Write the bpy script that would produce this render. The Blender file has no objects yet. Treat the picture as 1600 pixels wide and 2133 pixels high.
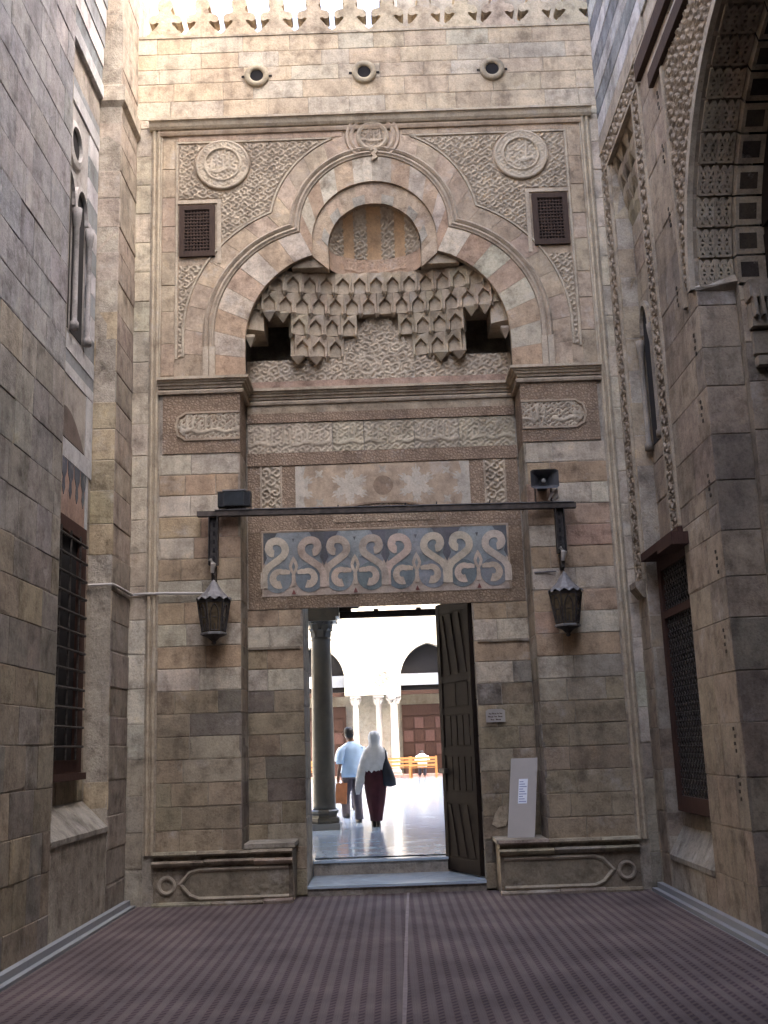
import bpy, bmesh, math, random
import numpy as np
from mathutils import Vector, Matrix
R = math.radians
rng = random.Random(7)
S = bpy.context.scene
COL = S.collection

# ------------------------------------------------------------------ camera, sky, sun, exposure
cam_d = bpy.data.cameras.new('camera')
cam = bpy.data.objects.new('camera', cam_d); COL.objects.link(cam)
PITCH, ROLL = R(12.3), R(2.0)
_f = Vector((0, math.cos(PITCH), math.sin(PITCH))); _r0 = Vector((1, 0, 0)); _u0 = _r0.cross(_f)
_r = math.cos(ROLL) * _r0 - math.sin(ROLL) * _u0
_u = math.sin(ROLL) * _r0 + math.cos(ROLL) * _u0
cam.matrix_world = Matrix(((_r.x, _u.x, -_f.x, 0), (_r.y, _u.y, -_f.y, -12.6), (_r.z, _u.z, -_f.z, 1.65), (0, 0, 0, 1)))
cam_d.sensor_fit = 'VERTICAL'; cam_d.sensor_height = 36.0; cam_d.lens = 36.0 * 2244 / 2133
cam_d.clip_start = 0.05; cam_d.clip_end = 2000
S.camera = cam

SUN_EL, SUN_AZ = R(38), R(112)          # azimuth from +Y towards +X
w = bpy.data.worlds.new('World'); S.world = w; w.use_nodes = True
nt = w.node_tree; nt.nodes.clear()
sky = nt.nodes.new('ShaderNodeTexSky'); sky.sky_type = 'NISHITA'; sky.sun_disc = False
sky.sun_elevation = SUN_EL; sky.sun_rotation = SUN_AZ
sky.air_density = .75; sky.dust_density = 9.0; sky.ozone_density = 1.0
bg = nt.nodes.new('ShaderNodeBackground'); bg.inputs['Strength'].default_value = 0.15
wo = nt.nodes.new('ShaderNodeOutputWorld')
nt.links.new(sky.outputs[0], bg.inputs[0]); nt.links.new(bg.outputs[0], wo.inputs[0])
sun_d = bpy.data.lights.new('sun', 'SUN'); sun_d.energy = 2.0; sun_d.angle = R(0.53); sun_d.color = (1, .94, .85)
sun = bpy.data.objects.new('sun', sun_d); COL.objects.link(sun)
sdir = Vector((math.sin(SUN_AZ) * math.cos(SUN_EL), math.cos(SUN_AZ) * math.cos(SUN_EL), math.sin(SUN_EL)))
sun.rotation_euler = (-sdir).to_track_quat('-Z', 'Y').to_euler()
sun.location = (20, -20, 40)
vs = S.view_settings
vs.view_transform = 'Standard'; vs.look = 'None'; vs.gamma = 1; vs.exposure = 4.05
S.render.engine = 'CYCLES'
S.cycles.max_bounces = 8; S.cycles.diffuse_bounces = 5; S.cycles.glossy_bounces = 3
S.cycles.use_denoising = True

# ------------------------------------------------------------------ materials
def mat_base(name):
    m = bpy.data.materials.new(name); m.use_nodes = True
    n = m.node_tree.nodes; l = m.node_tree.links
    b = n['Principled BSDF']
    return m, n, l, b
def N(n, t, **k):
    o = n.new(t)
    for a, v in k.items():
        if a in o.inputs: o.inputs[a].default_value = v
        else: setattr(o, a, v)
    return o
def ramp(n, pts):
    r = n.new('ShaderNodeValToRGB'); e = r.color_ramp.elements
    while len(e) < len(pts): e.new(0.5)
    for i, (p, c) in enumerate(pts):
        e[i].position = p; e[i].color = (*c, 1) if len(c) == 3 else c
    return r
def mixc(n, l, blend, fac, a, b):
    m = n.new('ShaderNodeMix'); m.data_type = 'RGBA'; m.blend_type = blend
    for i, v in ((0, fac), (6, a), (7, b)):
        if hasattr(v, 'is_linked') or hasattr(v, 'links'): l.new(v, m.inputs[i])
        elif i == 0: m.inputs[0].default_value = v
        else: m.inputs[i].default_value = (*v, 1)
    return m.outputs[2]

def stone_mat(name, obj_color=True, base=(.4, .33, .25), grain=1.0, stain=1.0, rough=.93, fine=0.0, bump=.5, bleach=0.0):
    """weathered limestone: the tint of each block comes from its object colour, noise gives grain, pits and dirt"""
    m, n, l, b = mat_base(name)
    geo = N(n, 'ShaderNodeNewGeometry')
    pos = geo.outputs['Position']
    if obj_color:
        oi = N(n, 'ShaderNodeObjectInfo'); col = oi.outputs['Color']
        # every block gets its own piece of the texture
        add = N(n, 'ShaderNodeVectorMath', operation='ADD')
        mul = N(n, 'ShaderNodeVectorMath', operation='SCALE'); mul.inputs['Scale'].default_value = 13.0
        cb = N(n, 'ShaderNodeCombineXYZ')
        l.new(oi.outputs['Random'], cb.inputs[0]); l.new(oi.outputs['Random'], cb.inputs[2]); l.new(cb.outputs[0], mul.inputs[0])
        l.new(pos, add.inputs[0]); l.new(mul.outputs[0], add.inputs[1]); loc = add.outputs[0]
    else:
        rgb = N(n, 'ShaderNodeRGB'); rgb.outputs[0].default_value = (*base, 1); col = rgb.outputs[0]; loc = pos
    col = mixc(n, l, 'MULTIPLY', 1.0, col, (.99, .985, .945))
    def noise(sc, vec, det=6, rg=.6):
        t = N(n, 'ShaderNodeTexNoise'); t.inputs['Scale'].default_value = sc; t.inputs['Detail'].default_value = det
        t.inputs['Roughness'].default_value = rg; l.new(vec, t.inputs['Vector']); return t.outputs['Fac']
    big = noise(.9, pos, 4); mid = noise(5.5, loc, 6, .65); fin = noise(42, loc, 5, .75)
    r1 = ramp(n, [(.26, (.50, .48, .47)), (.47, (.96, .96, .96)), (.74, (1.28, 1.26, 1.22))]); l.new(mid, r1.inputs[0])
    c = mixc(n, l, 'MULTIPLY', .85 * stain, col, r1.outputs[0])
    r2 = ramp(n, [(.33, (.70, .69, .70)), (.55, (1.03, 1.03, 1.03))]); l.new(big, r2.inputs[0])
    c = mixc(n, l, 'MULTIPLY', .8 * stain, c, r2.outputs[0])
    r3 = ramp(n, [(.28, (.58, .56, .54)), (.5, (1, 1, 1)), (.75, (1.28, 1.28, 1.26))]); l.new(fin, r3.inputs[0])
    c = mixc(n, l, 'MULTIPLY', .7 * grain, c, r3.outputs[0])
    # grimy blotches
    gr = noise(2.8, loc, 8, .72); r7 = ramp(n, [(.36, (.60, .57, .55)), (.47, (1, 1, 1))]); l.new(gr, r7.inputs[0])
    c = mixc(n, l, 'MULTIPLY', .75 * stain, c, r7.outputs[0])
    # blotches that run across the joints: soot, damp and ochre
    g2 = noise(3.6, pos, 7, .7); r8 = ramp(n, [(.34, (.58, .56, .55)), (.46, (.97, .97, .97)), (.6, (1.0, 1.0, 1.0)), (.7, (1.14, 1.08, .96))]); l.new(g2, r8.inputs[0])
    c = mixc(n, l, 'MULTIPLY', .8 * stain, c, r8.outputs[0])
    # run-off streaks
    mp = N(n, 'ShaderNodeMapping'); mp.inputs['Scale'].default_value = (4.5, 4.5, .45); l.new(pos, mp.inputs[0])
    st = noise(1.0, mp.outputs[0], 6, .68); r9 = ramp(n, [(.38, (.64, .62, .61)), (.5, (1, 1, 1)), (.68, (1.1, 1.1, 1.1))]); l.new(st, r9.inputs[0])
    c = mixc(n, l, 'MULTIPLY', .45 * stain, c, r9.outputs[0])
    # small dark pits
    vo = N(n, 'ShaderNodeTexVoronoi'); vo.inputs['Scale'].default_value = 16; l.new(loc, vo.inputs['Vector'])
    r4 = ramp(n, [(.05, (.5, .46, .42)), (.13, (1, 1, 1))]); l.new(vo.outputs['Distance'], r4.inputs[0])
    pm = noise(2.2, loc, 2); r5 = ramp(n, [(.52, (0, 0, 0)), (.62, (1, 1, 1))]); l.new(pm, r5.inputs[0])
    c2 = mixc(n, l, 'MULTIPLY', 1.0, c, r4.outputs[0]); c = mixc(n, l, 'MIX', r5.outputs[0], c, c2)
    # pale salt / lime patches
    sp = noise(1.7, loc, 7, .75); r6 = ramp(n, [(.57, (0, 0, 0)), (.72, (.6, .6, .6))]); l.new(sp, r6.inputs[0])
    c = mixc(n, l, 'MIX', r6.outputs[0], c, (.50, .46, .41))
    h = fin; dist = .006
    if fine > 0:                                   # minute all-over chiselling
        v2 = N(n, 'ShaderNodeTexVoronoi'); v2.inputs['Scale'].default_value = fine; v2.feature = 'DISTANCE_TO_EDGE'; l.new(pos, v2.inputs['Vector'])
        rr = ramp(n, [(.02, (.62, .58, .55)), (.22, (1.05, 1.05, 1.05))]); l.new(v2.outputs['Distance'], rr.inputs[0])
        c = mixc(n, l, 'MULTIPLY', .8, c, rr.outputs[0])
        ma = N(n, 'ShaderNodeMath', operation='MULTIPLY_ADD'); l.new(v2.outputs['Distance'], ma.inputs[0]); ma.inputs[1].default_value = 2.0; l.new(fin, ma.inputs[2]); h = ma.outputs[0]; dist = .012
    else:
        ma = N(n, 'ShaderNodeMath', operation='MULTIPLY_ADD'); l.new(mid, ma.inputs[0]); ma.inputs[1].default_value = 2.5; l.new(fin, ma.inputs[2]); h = ma.outputs[0]; dist = .012
    bp = N(n, 'ShaderNodeBump'); bp.inputs['Strength'].default_value = bump; bp.inputs['Distance'].default_value = dist
    l.new(h, bp.inputs['Height']); l.new(bp.outputs[0], b.inputs['Normal'])
    l.new(c, b.inputs['Base Color']); b.inputs['Roughness'].default_value = rough
    b.inputs['Specular IOR Level'].default_value = .25
    return m

def plain_mat(name, col, rough=.6, metal=0.0, var=.25, scale=12, bump=.15, obj_color=False, spec=.4):
    m, n, l, b = mat_base(name)
    tc = N(n, 'ShaderNodeNewGeometry')
    t = N(n, 'ShaderNodeTexNoise'); t.inputs['Scale'].default_value = scale; t.inputs['Detail'].default_value = 5; l.new(tc.outputs['Position'], t.inputs['Vector'])
    r = ramp(n, [(.3, (1 - var,) * 3), (.7, (1 + var,) * 3)]); l.new(t.outputs['Fac'], r.inputs[0])
    if obj_color:
        oi = N(n, 'ShaderNodeObjectInfo'); c0 = oi.outputs['Color']
    else: c0 = col
    c = mixc(n, l, 'MULTIPLY', 1.0, c0, r.outputs[0])
    l.new(c, b.inputs['Base Color']); b.inputs['Roughness'].default_value = rough; b.inputs['Metallic'].default_value = metal
    b.inputs['Specular IOR Level'].default_value = spec
    bp = N(n, 'ShaderNodeBump'); bp.inputs['Strength'].default_value = bump; bp.inputs['Distance'].default_value = .01
    l.new(t.outputs['Fac'], bp.inputs['Height']); l.new(bp.outputs[0], b.inputs['Normal'])
    return m

def wood_mat(name, c1, c2, axis=2, rough=.85, scale=6):
    m, n, l, b = mat_base(name)
    g = N(n, 'ShaderNodeNewGeometry'); mp = N(n, 'ShaderNodeMapping')
    sc = [14.0, 14.0, 14.0]; sc[axis] = 1.2; mp.inputs['Scale'].default_value = sc
    l.new(g.outputs['Position'], mp.inputs[0])
    t = N(n, 'ShaderNodeTexNoise'); t.inputs['Scale'].default_value = scale; t.inputs['Detail'].default_value = 6; t.inputs['Roughness'].default_value = .7
    l.new(mp.outputs[0], t.inputs['Vector'])
    r = ramp(n, [(.3, c1), (.7, c2)]); l.new(t.outputs['Fac'], r.inputs[0]); l.new(r.outputs[0], b.inputs['Base Color'])
    b.inputs['Roughness'].default_value = rough; b.inputs['Specular IOR Level'].default_value = .12
    bp = N(n, 'ShaderNodeBump'); bp.inputs['Strength'].default_value = .3; bp.inputs['Distance'].default_value = .006
    l.new(t.outputs['Fac'], bp.inputs['Height']); l.new(bp.outputs[0], b.inputs['Normal'])
    return m

def marble_mat(name, col, rough=.2, tile=None, veins=.25):
    m, n, l, b = mat_base(name)
    g = N(n, 'ShaderNodeNewGeometry')
    t = N(n, 'ShaderNodeTexNoise'); t.inputs['Scale'].default_value = 1.6; t.inputs['Detail'].default_value = 9; t.inputs['Roughness'].default_value = .65; t.inputs['Distortion'].default_value = 1.5
    l.new(g.outputs['Position'], t.inputs['Vector'])
    r = ramp(n, [(.3, (1 - veins, 1 - veins, 1 - veins * .8)), (.6, (1, 1, 1))]); l.new(t.outputs['Fac'], r.inputs[0])
    c = mixc(n, l, 'MULTIPLY', 1.0, col, r.outputs[0])
    rn = ramp(n, [(.3, (rough * .7,) * 3), (.75, (rough * 1.6,) * 3)]); l.new(t.outputs['Fac'], rn.inputs[0]); l.new(rn.outputs[0], b.inputs['Roughness'])
    if tile:
        bt = N(n, 'ShaderNodeTexBrick'); bt.offset = .5; bt.inputs['Scale'].default_value = 1.0
        bt.inputs['Brick Width'].default_value = tile[0]; bt.inputs['Row Height'].default_value = tile[1]; bt.inputs['Mortar Size'].default_value = .004
        bt.inputs['Color1'].default_value = (1, 1, 1, 1); bt.inputs['Color2'].default_value = (.9, .92, .94, 1); bt.inputs['Mortar'].default_value = (.55, .55, .55, 1)
        l.new(g.outputs['Position'], bt.inputs['Vector'])
        c = mixc(n, l, 'MULTIPLY', 1.0, c, bt.outputs['Color'])
    l.new(c, b.inputs['Base Color'])
    return m

M = {}
M['stone'] = stone_mat('limestone')
M['carved'] = stone_mat('carved_limestone', grain=.8, stain=.7, bump=.35)
M['chiselled'] = stone_mat('chiselled_stone', fine=26, bump=.7, stain=.6)
M['mortar'] = stone_mat('mortar', obj_color=False, base=(.40, .355, .30), bump=.8)
M['rough_wall'] = stone_mat('rough_wall_core', obj_color=False, base=(.30, .26, .21))
M['far_stone'] = stone_mat('far_stone', obj_color=False, base=(.38, .35, .30), stain=.5)
M['inlay'] = stone_mat('inlay_marble', stain=.75, grain=.7, rough=.6, bump=.25)
M['iron'] = plain_mat('dark_iron', (.045, .038, .034), rough=.65, metal=.3, var=.5, scale=30)
M['steel'] = plain_mat('rusty_painted_steel', (.075, .06, .05), rough=.7, metal=.2, var=.45, scale=14)
M['zinc'] = plain_mat('zinc_sheet', (.17, .16, .155), rough=.6, metal=.2, var=.3, scale=20)
M['dark'] = plain_mat('dark_interior', (.012, .010, .010), rough=.95, var=.1)
M['wood_dark'] = wood_mat('old_dark_wood', (.010, .0065, .005), (.024, .016, .012))
M['wood_brown'] = wood_mat('brown_painted_wood', (.045, .024, .019), (.085, .047, .037))
M['wood_grey'] = wood_mat('weathered_lattice_wood', (.045, .030, .024), (.085, .058, .045))
M['wood_far'] = wood_mat('reddish_screen_wood', (.026, .014, .010), (.052, .028, .020))
M['wood_orange'] = wood_mat('varnished_bench_wood', (.30, .12, .04), (.44, .21, .075), axis=0)
M['marble'] = marble_mat('sky_tinted_marble', (.42, .50, .56), rough=.12)  # blue of the sky's reflection is put into the marble colour
M['court'] = marble_mat('courtyard_marble', (.40, .48, .55), rough=.11, tile=(1.2, .8), veins=.15)  # floor colour is tinted with the reflected blue of the sky
M['kerb'] = marble_mat('grey_marble_kerb', (.27, .275, .28), rough=.5)
M['shaft'] = marble_mat('grey_column_marble', (.085, .078, .064), rough=.35, veins=.45)
M['white_marble'] = marble_mat('white_marble', (.40, .365, .32), rough=.5)
M['board'] = plain_mat('grey_board', (.42, .39, .36), rough=.7, var=.08, scale=3)
M['paper'] = plain_mat('white_paper', (.80, .84, .92), rough=.8, var=.03)
M['ink'] = plain_mat('blue_ink', (.18, .22, .42), rough=.8, var=.05)
M['black'] = plain_mat('black_paint', (.02, .02, .022), rough=.5, var=.2)
M['horn'] = plain_mat('grey_horn_plastic', (.07, .07, .075), rough=.55, var=.2)
M['glass_amber'] = plain_mat('dusty_amber_glass', (.10, .075, .045), rough=.25, var=.4, scale=18)
M['glass_dark'] = plain_mat('dusty_dark_glass', (.035, .04, .045), rough=.12, var=.3)
M['skin'] = plain_mat('skin', (.17, .085, .05), rough=.55, var=.08)
M['hair'] = plain_mat('black_hair', (.012, .010, .010), rough=.6, var=.3, scale=60)
M['shirt_blue'] = plain_mat('pale_blue_cotton', (.42, .58, .78), rough=.85, var=.10, scale=7, bump=.5)
M['trousers'] = plain_mat('grey_trousers', (.10, .085, .10), rough=.85, var=.15, scale=9, bump=.4)
M['scarf'] = plain_mat('white_scarf_cotton', (.62, .64, .66), rough=.85, var=.14, scale=9, bump=.6)
M['skirt'] = plain_mat('maroon_skirt_cloth', (.055, .012, .018), rough=.85, var=.2, scale=8, bump=.5)
M['bag_dark'] = plain_mat('dark_blue_bag', (.012, .018, .03), rough=.5, var=.2)
M['bag_tan'] = plain_mat('orange_brown_bag', (.45, .17, .07), rough=.65, var=.15, scale=9)
M['white_cloth'] = plain_mat('white_cotton', (.75, .75, .76), rough=.85, var=.06)
M['shoe'] = plain_mat('dark_shoe', (.03, .024, .022), rough=.5)
# ------------------------------------------------------------------ mesh helpers
def thing(name, label, cat, loc=(0, 0, 0), group=None, kind=None):
    o = bpy.data.objects.new(name, None); COL.objects.link(o); o.location = loc; o.empty_display_size = .2
    tag(o, label, cat, group, kind); return o
def tag(o, label=None, cat=None, group=None, kind=None):
    if label: o['label'] = label
    if cat: o['category'] = cat
    if group: o['group'] = group
    if kind: o['kind'] = kind
    return o
def adopt(o, parent):
    o.parent = parent
    p = parent; L = Vector((0, 0, 0))
    while p is not None:
        L += p.location; p = p.parent
    # parents are only ever translated
    if parent.type == 'EMPTY': o.matrix_parent_inverse = Matrix.Translation(-parent.location)
    return o
def mk(name, verts, faces, mat, parent=None, color=None, fr=None, smooth=False):
    if fr is not None:
        verts = [fr.p(*v) for v in verts]
        if fr.flip: faces = [tuple(reversed(f)) for f in faces]
    me = bpy.data.meshes.new(name); me.from_pydata([tuple(v) for v in verts], [], faces); me.update()
    return mko(name, me, mat, parent, color, smooth)
def mko(name, me, mat, parent=None, color=None, smooth=False):
    me.materials.append(M[mat] if isinstance(mat, str) else mat)
    if smooth: me.polygons.foreach_set('use_smooth', [True] * len(me.polygons))
    o = bpy.data.objects.new(name, me); COL.objects.link(o)
    if color: o.color = (*color, 1)
    if parent is not None: adopt(o, parent)
    return o
class Frame:
    """a wall plane: u along the wall, v up, d out of the wall"""
    def __init__(s, O, U, Nn, V=(0, 0, 1)):
        s.O = Vector(O); s.U = Vector(U); s.V = Vector(V); s.N = Vector(Nn); s.flip = s.U.cross(s.V).dot(s.N) < 0
    def p(s, u, v, d=0.0): return s.O + s.U * u + s.V * v + s.N * d
class MB:
    """collects shapes for one mesh"""
    def __init__(s): s.v = []; s.f = []
    def add(s, vs, fs):
        b = len(s.v); s.v += [tuple(v) for v in vs]; s.f += [tuple(b + i for i in f) for f in fs]; return s
    def box(s, a, b):
        x0, x1 = sorted((a[0], b[0])); y0, y1 = sorted((a[1], b[1])); z0, z1 = sorted((a[2], b[2]))
        return s.add([(x0, y0, z0), (x1, y0, z0), (x1, y1, z0), (x0, y1, z0), (x0, y0, z1), (x1, y0, z1), (x1, y1, z1), (x0, y1, z1)],
                     [(3, 2, 1, 0), (4, 5, 6, 7), (0, 1, 5, 4), (1, 2, 6, 5), (2, 3, 7, 6), (3, 0, 4, 7)])
    def prism(s, poly, d0, d1, cap_back=False):
        n = len(poly)
        a = sum(poly[i][0] * poly[(i + 1) % n][1] - poly[(i + 1) % n][0] * poly[i][1] for i in range(n))
        if a < 0: poly = list(reversed(poly))
        vs = [(u, v, d0) for u, v in poly] + [(u, v, d1) for u, v in poly]
        fs = [tuple(range(n, 2 * n))] + [(i, (i + 1) % n, n + (i + 1) % n, n + i) for i in range(n)]
        if cap_back: fs.append(tuple(reversed(range(n))))
        return s.add(vs, fs)
    def lathe(s, c, prof, n=16, ph=0.0, cap=True):
        """profile (r, z) turned about the vertical through c"""
        vs = []; fs = []
        for r, z in prof:
            for i in range(n):
                a = 2 * math.pi * i / n + ph; vs.append((c[0] + r * math.cos(a), c[1] + r * math.sin(a), c[2] + z))
        m = len(prof)
        for k in range(m - 1):
            for i in range(n):
                j = (i + 1) % n; fs.append((k * n + i, k * n + j, (k + 1) * n + j, (k + 1) * n + i))
        if cap: fs.append(tuple(reversed(range(n)))); fs.append(tuple(range((m - 1) * n, m * n)))
        return s.add(vs, fs)
    def tube(s, pts, r, n=8):
        pts = [Vector(p) for p in pts]; vs = []; fs = []
        rr = r if isinstance(r, (list, tuple)) else [r] * len(pts)
        for i, p in enumerate(pts):
            t = (pts[min(i + 1, len(pts) - 1)] - pts[max(i - 1, 0)]).normalized()
            ref = Vector((0, 0, 1)) if abs(t.z) < .9 else Vector((0, 1, 0))
            a = t.cross(ref).normalized(); b = t.cross(a).normalized()
            for k in range(n):
                an = 2 * math.pi * k / n; vs.append(p + a * (rr[i] * math.cos(an)) + b * (rr[i] * math.sin(an)))
        for i in range(len(pts) - 1):
            for k in range(n):
                j = (k + 1) % n; fs.append((i * n + k, i * n + j, (i + 1) * n + j, (i + 1) * n + k))
        fs.append(tuple(reversed(range(n)))); fs.append(tuple(range((len(pts) - 1) * n, len(pts) * n)))
        return s.add(vs, fs)
    def loft(s, rings, n=14, ph=0.0):
        """rings of (cx, cy, cz, rx, ry[, turn])"""
        vs = []; fs = []
        for q in rings:
            cx, cy, cz, rx, ry = q[:5]; tw = q[5] if len(q) > 5 else 0
            for i in range(n):
                a = 2 * math.pi * i / n + ph; x = rx * math.cos(a); y = ry * math.sin(a)
                vs.append((cx + x * math.cos(tw) - y * math.sin(tw), cy + x * math.sin(tw) + y * math.cos(tw), cz))
        m = len(rings)
        for k in range(m - 1):
            for i in range(n):
                j = (i + 1) % n; fs.append((k * n + i, k * n + j, (k + 1) * n + j, (k + 1) * n + i))
        fs.append(tuple(reversed(range(n)))); fs.append(tuple(range((m - 1) * n, m * n)))
        return s.add(vs, fs)
    def strip(s, path, prof, closed=False):
        """sweep a profile [(offset to the left of travel, depth)] along a path of (u, v) in a wall plane, mitred"""
        n = len(path); m = len(prof); P = [Vector(p) for p in path]; vs = []
        for i in range(n):
            if closed: a = P[i] - P[i - 1]; b = P[(i + 1) % n] - P[i]
            else: a = P[i] - P[i - 1] if i else P[1] - P[0]; b = P[i + 1] - P[i] if i < n - 1 else P[i] - P[i - 1]
            a = a.normalized(); b = b.normalized(); na = Vector((-a.y, a.x)); nb = Vector((-b.y, b.x)); mm = (na + nb)
            if mm.length < 1e-6: mm = na
            mm = mm.normalized(); k = 1 / max(.45, mm.dot(na))
            for o, d in prof: vs.append((P[i].x + mm.x * o * k, P[i].y + mm.y * o * k, d))
        fs = []
        for i in range(n if closed else n - 1):
            j = (i + 1) % n
            for k in range(m - 1): fs.append((i * m + k, i * m + k + 1, j * m + k + 1, j * m + k))
        return s.add(vs, fs)
    def build(s, name, mat, parent=None, color=None, fr=None, smooth=False): return mk(name, s.v, s.f, mat, parent, color, fr, smooth)

def arc(cx, cy, r, a0, a1, n): return [(cx + r * math.cos(a0 + (a1 - a0) * i / n), cy + r * math.sin(a0 + (a1 - a0) * i / n)) for i in range(n + 1)]
def jit(c, s=.05, r=None):
    r = r or rng; k = 1 + r.uniform(-s, s) * 2
    return tuple(max(.01, x * k * (1 + r.uniform(-s, s) * .45)) for x in c)
def block(fr, u0, u1, v0, v1, d=0.0, parent=None, color=(.4, .33, .25), name='stone', mat='stone', gap=.0035, ch=.006, back=-.03, worn=.003):
    """one dressed block: chamfered, slightly uneven, its joints recessed"""
    g = gap * rng.uniform(.6, 1.5); j = lambda: rng.uniform(-worn, worn)
    a = [(u0 + g, v0 + g), (u1 - g, v0 + g), (u1 - g, v1 - g), (u0 + g, v1 - g)]
    c = [(u0 + g + ch + abs(j()), v0 + g + ch + abs(j())), (u1 - g - ch - abs(j()), v0 + g + ch + abs(j())), (u1 - g - ch - abs(j()), v1 - g - ch - abs(j())), (u0 + g + ch + abs(j()), v1 - g - ch - abs(j()))]
    for q in range(4):                      # now and then a chipped corner
        if rng.random() < .16 and u1 - u0 > .2 and v1 - v0 > .15:
            e = rng.uniform(.015, .045); c[q] = (c[q][0] + (e if q in (0, 3) else -e), c[q][1] + (e if q < 2 else -e) * .7)
    dd = d + rng.uniform(-worn, worn)
    vs = [(u, v, d + back) for u, v in a] + [(u, v, dd - ch * .8) for u, v in a] + [(u, v, dd + j() * .5) for u, v in c]
    fs = [(8, 9, 10, 11)]
    for i in range(4):
        k = (i + 1) % 4; fs += [(i, k, 4 + k, 4 + i), (4 + i, 4 + k, 8 + k, 8 + i)]
    return mk(name, vs, fs, mat, parent, color, fr)
def masonry(fr, rects, courses, wr, cfun, parent, d=0.0, r=None, back=-.03, worn=.003, gap=.003, ch=.005):
    """courses of separate blocks over rectangles (u0, u1, v0, v1); joints break from course to course"""
    r = r or rng; out = []
    for (u0, u1, v0, v1) in rects:
        for k in range(len(courses) - 1):
            a = max(v0, courses[k]); b = min(v1, courses[k + 1])
            if b - a < .05: continue
            u = u0; first = True; W = u1 - u0
            while u < u1 - 1e-4:
                wd = r.uniform(*wr)
                if first and W > wr[0] * 1.5: wd *= r.uniform(.45, 1)
                first = False
                e = u + wd
                if u1 - e < wr[0] * .55: e = u1
                out.append(block(fr, u, min(e, u1), a, b, d, parent, cfun(k, (u + e) / 2, (a + b) / 2), back=back, worn=worn, gap=gap, ch=ch)); u = e
    return out
# relief fields -----------------------------------------------------
def hsh(i, j, s): 
    v = np.sin(i * 127.1 + j * 311.7 + s * 74.7) * 43758.5453
    return v - np.floor(v)
def sstep(a, b, x):
    t = np.clip((x - a) / (b - a), 0, 1); return t * t * (3 - 2 * t)
def scrolls(U, V, s=.16, seed=1, w=.40):
    """leaf-scroll relief: spirals turning about jittered centres"""
    gi = np.floor(U / s); gj = np.floor(V / s); d1 = np.full(U.shape, 9.0); d2 = d1.copy(); th = np.zeros(U.shape); sg = np.ones(U.shape)
    for a in (-1, 0, 1):
        for b in (-1, 0, 1):
            i = gi + a; j = gj + b
            cx = (i + .5 + .25 * np.where(np.mod(j, 2) > .5, 1, -1) + (hsh(i, j, seed) - .5) * .16) * s; cy = (j + .5 + (hsh(i, j, seed + 3) - .5) * .16) * s
            dx = U - cx; dy = V - cy; d = np.hypot(dx, dy); m = d < d1
            d2 = np.where(m, d1, np.minimum(d2, d)); d1 = np.where(m, d, d1); th = np.where(m, np.arctan2(dy, dx), th)
            sg = np.where(m, np.where(np.mod(i + j, 2) > .5, 1.0, -1.0), sg)
    ph = 2 * np.pi * d1 / (s * w) - sg * th
    h = sstep(-.05, .5, np.cos(ph)); leaf = sstep(.2, .9, np.cos(3 * th + sg * 6 * d1 / s)) * sstep(.2, .35, d1 / s)
    edge = 1 - sstep(.02 * s, .16 * s, d2 - d1)
    return np.clip(np.maximum(h * (1 - edge * .6), leaf * .8) - edge * .25, 0, 1)
def script(U, V, v0, v1, seed=1):
    """interlaced inscription: uprights over curling letters"""
    t = (V - v0) / (v1 - v0); p = .075; k = np.floor(U / p); f = U / p - k
    up = (np.abs(f - .5) < .18) * (hsh(k, 0, seed) > .4) * (t > .25) * (t < .62 + .32 * hsh(k, 1, seed))
    base = (np.abs(t - .3 - .05 * np.sin(U * 21 + seed)) < .06) * (hsh(np.floor(U / .19), 5, seed) > .15)
    return np.clip(np.maximum(np.maximum(up, base) * 1.0, scrolls(U, V, (v1 - v0) * .27, seed, .5) * .75), 0, 1)
def relief(name, fr, u0, u1, v0, v1, hf, depth, mat, parent, color, mask=None, res=.012, d=0.0, post=None):
    nu = max(2, int(round((u1 - u0) / res)) + 1); nv = max(2, int(round((v1 - v0) / res)) + 1)
    U, V = np.meshgrid(np.linspace(u0, u1, nu), np.linspace(v0, v1, nv)); H = d + hf(U, V) * depth
    ok = mask(U, V) if mask is not None else np.ones(U.shape, bool)
    P = np.stack([U, V, H], -1).reshape(-1, 3)
    if post is not None: W = post(P)
    else:
        W = np.array(fr.O)[None] + P[:, :1] * np.array(fr.U)[None] + P[:, 1:2] * np.array(fr.V)[None] + P[:, 2:] * np.array(fr.N)[None]
    idx = np.arange(nu * nv).reshape(nv, nu); q = np.stack([idx[:-1, :-1], idx[:-1, 1:], idx[1:, 1:], idx[1:, :-1]], -1)
    keep = ok[:-1, :-1] & ok[:-1, 1:] & ok[1:, 1:] & ok[1:, :-1]; F = q[keep]
    if fr is not None and fr.flip: F = F[:, ::-1]
    used = np.unique(F); rm = np.full(nu * nv, -1); rm[used] = np.arange(len(used)); F = rm[F]; W = W[used]
    me = bpy.data.meshes.new(name); me.vertices.add(len(W)); me.vertices.foreach_set('co', W.astype(np.float32).ravel())
    me.loops.add(F.size); me.loops.foreach_set('vertex_index', F.astype(np.int32).ravel()); me.polygons.add(len(F))
    me.polygons.foreach_set('loop_start', np.arange(0, F.size, 4, dtype=np.int32)); me.polygons.foreach_set('loop_total', np.full(len(F), 4, np.int32))
    me.update(calc_edges=True)
    return mko(name, me, mat, parent, color, smooth=False)

TAN = (.42, .315, .215); PINK = (.42, .29, .215); LIGHT = (.52, .455, .365); BROWN = (.32, .225, .16); GREY = (.29, .275, .26); PALE = (.55, .50, .42)
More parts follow.
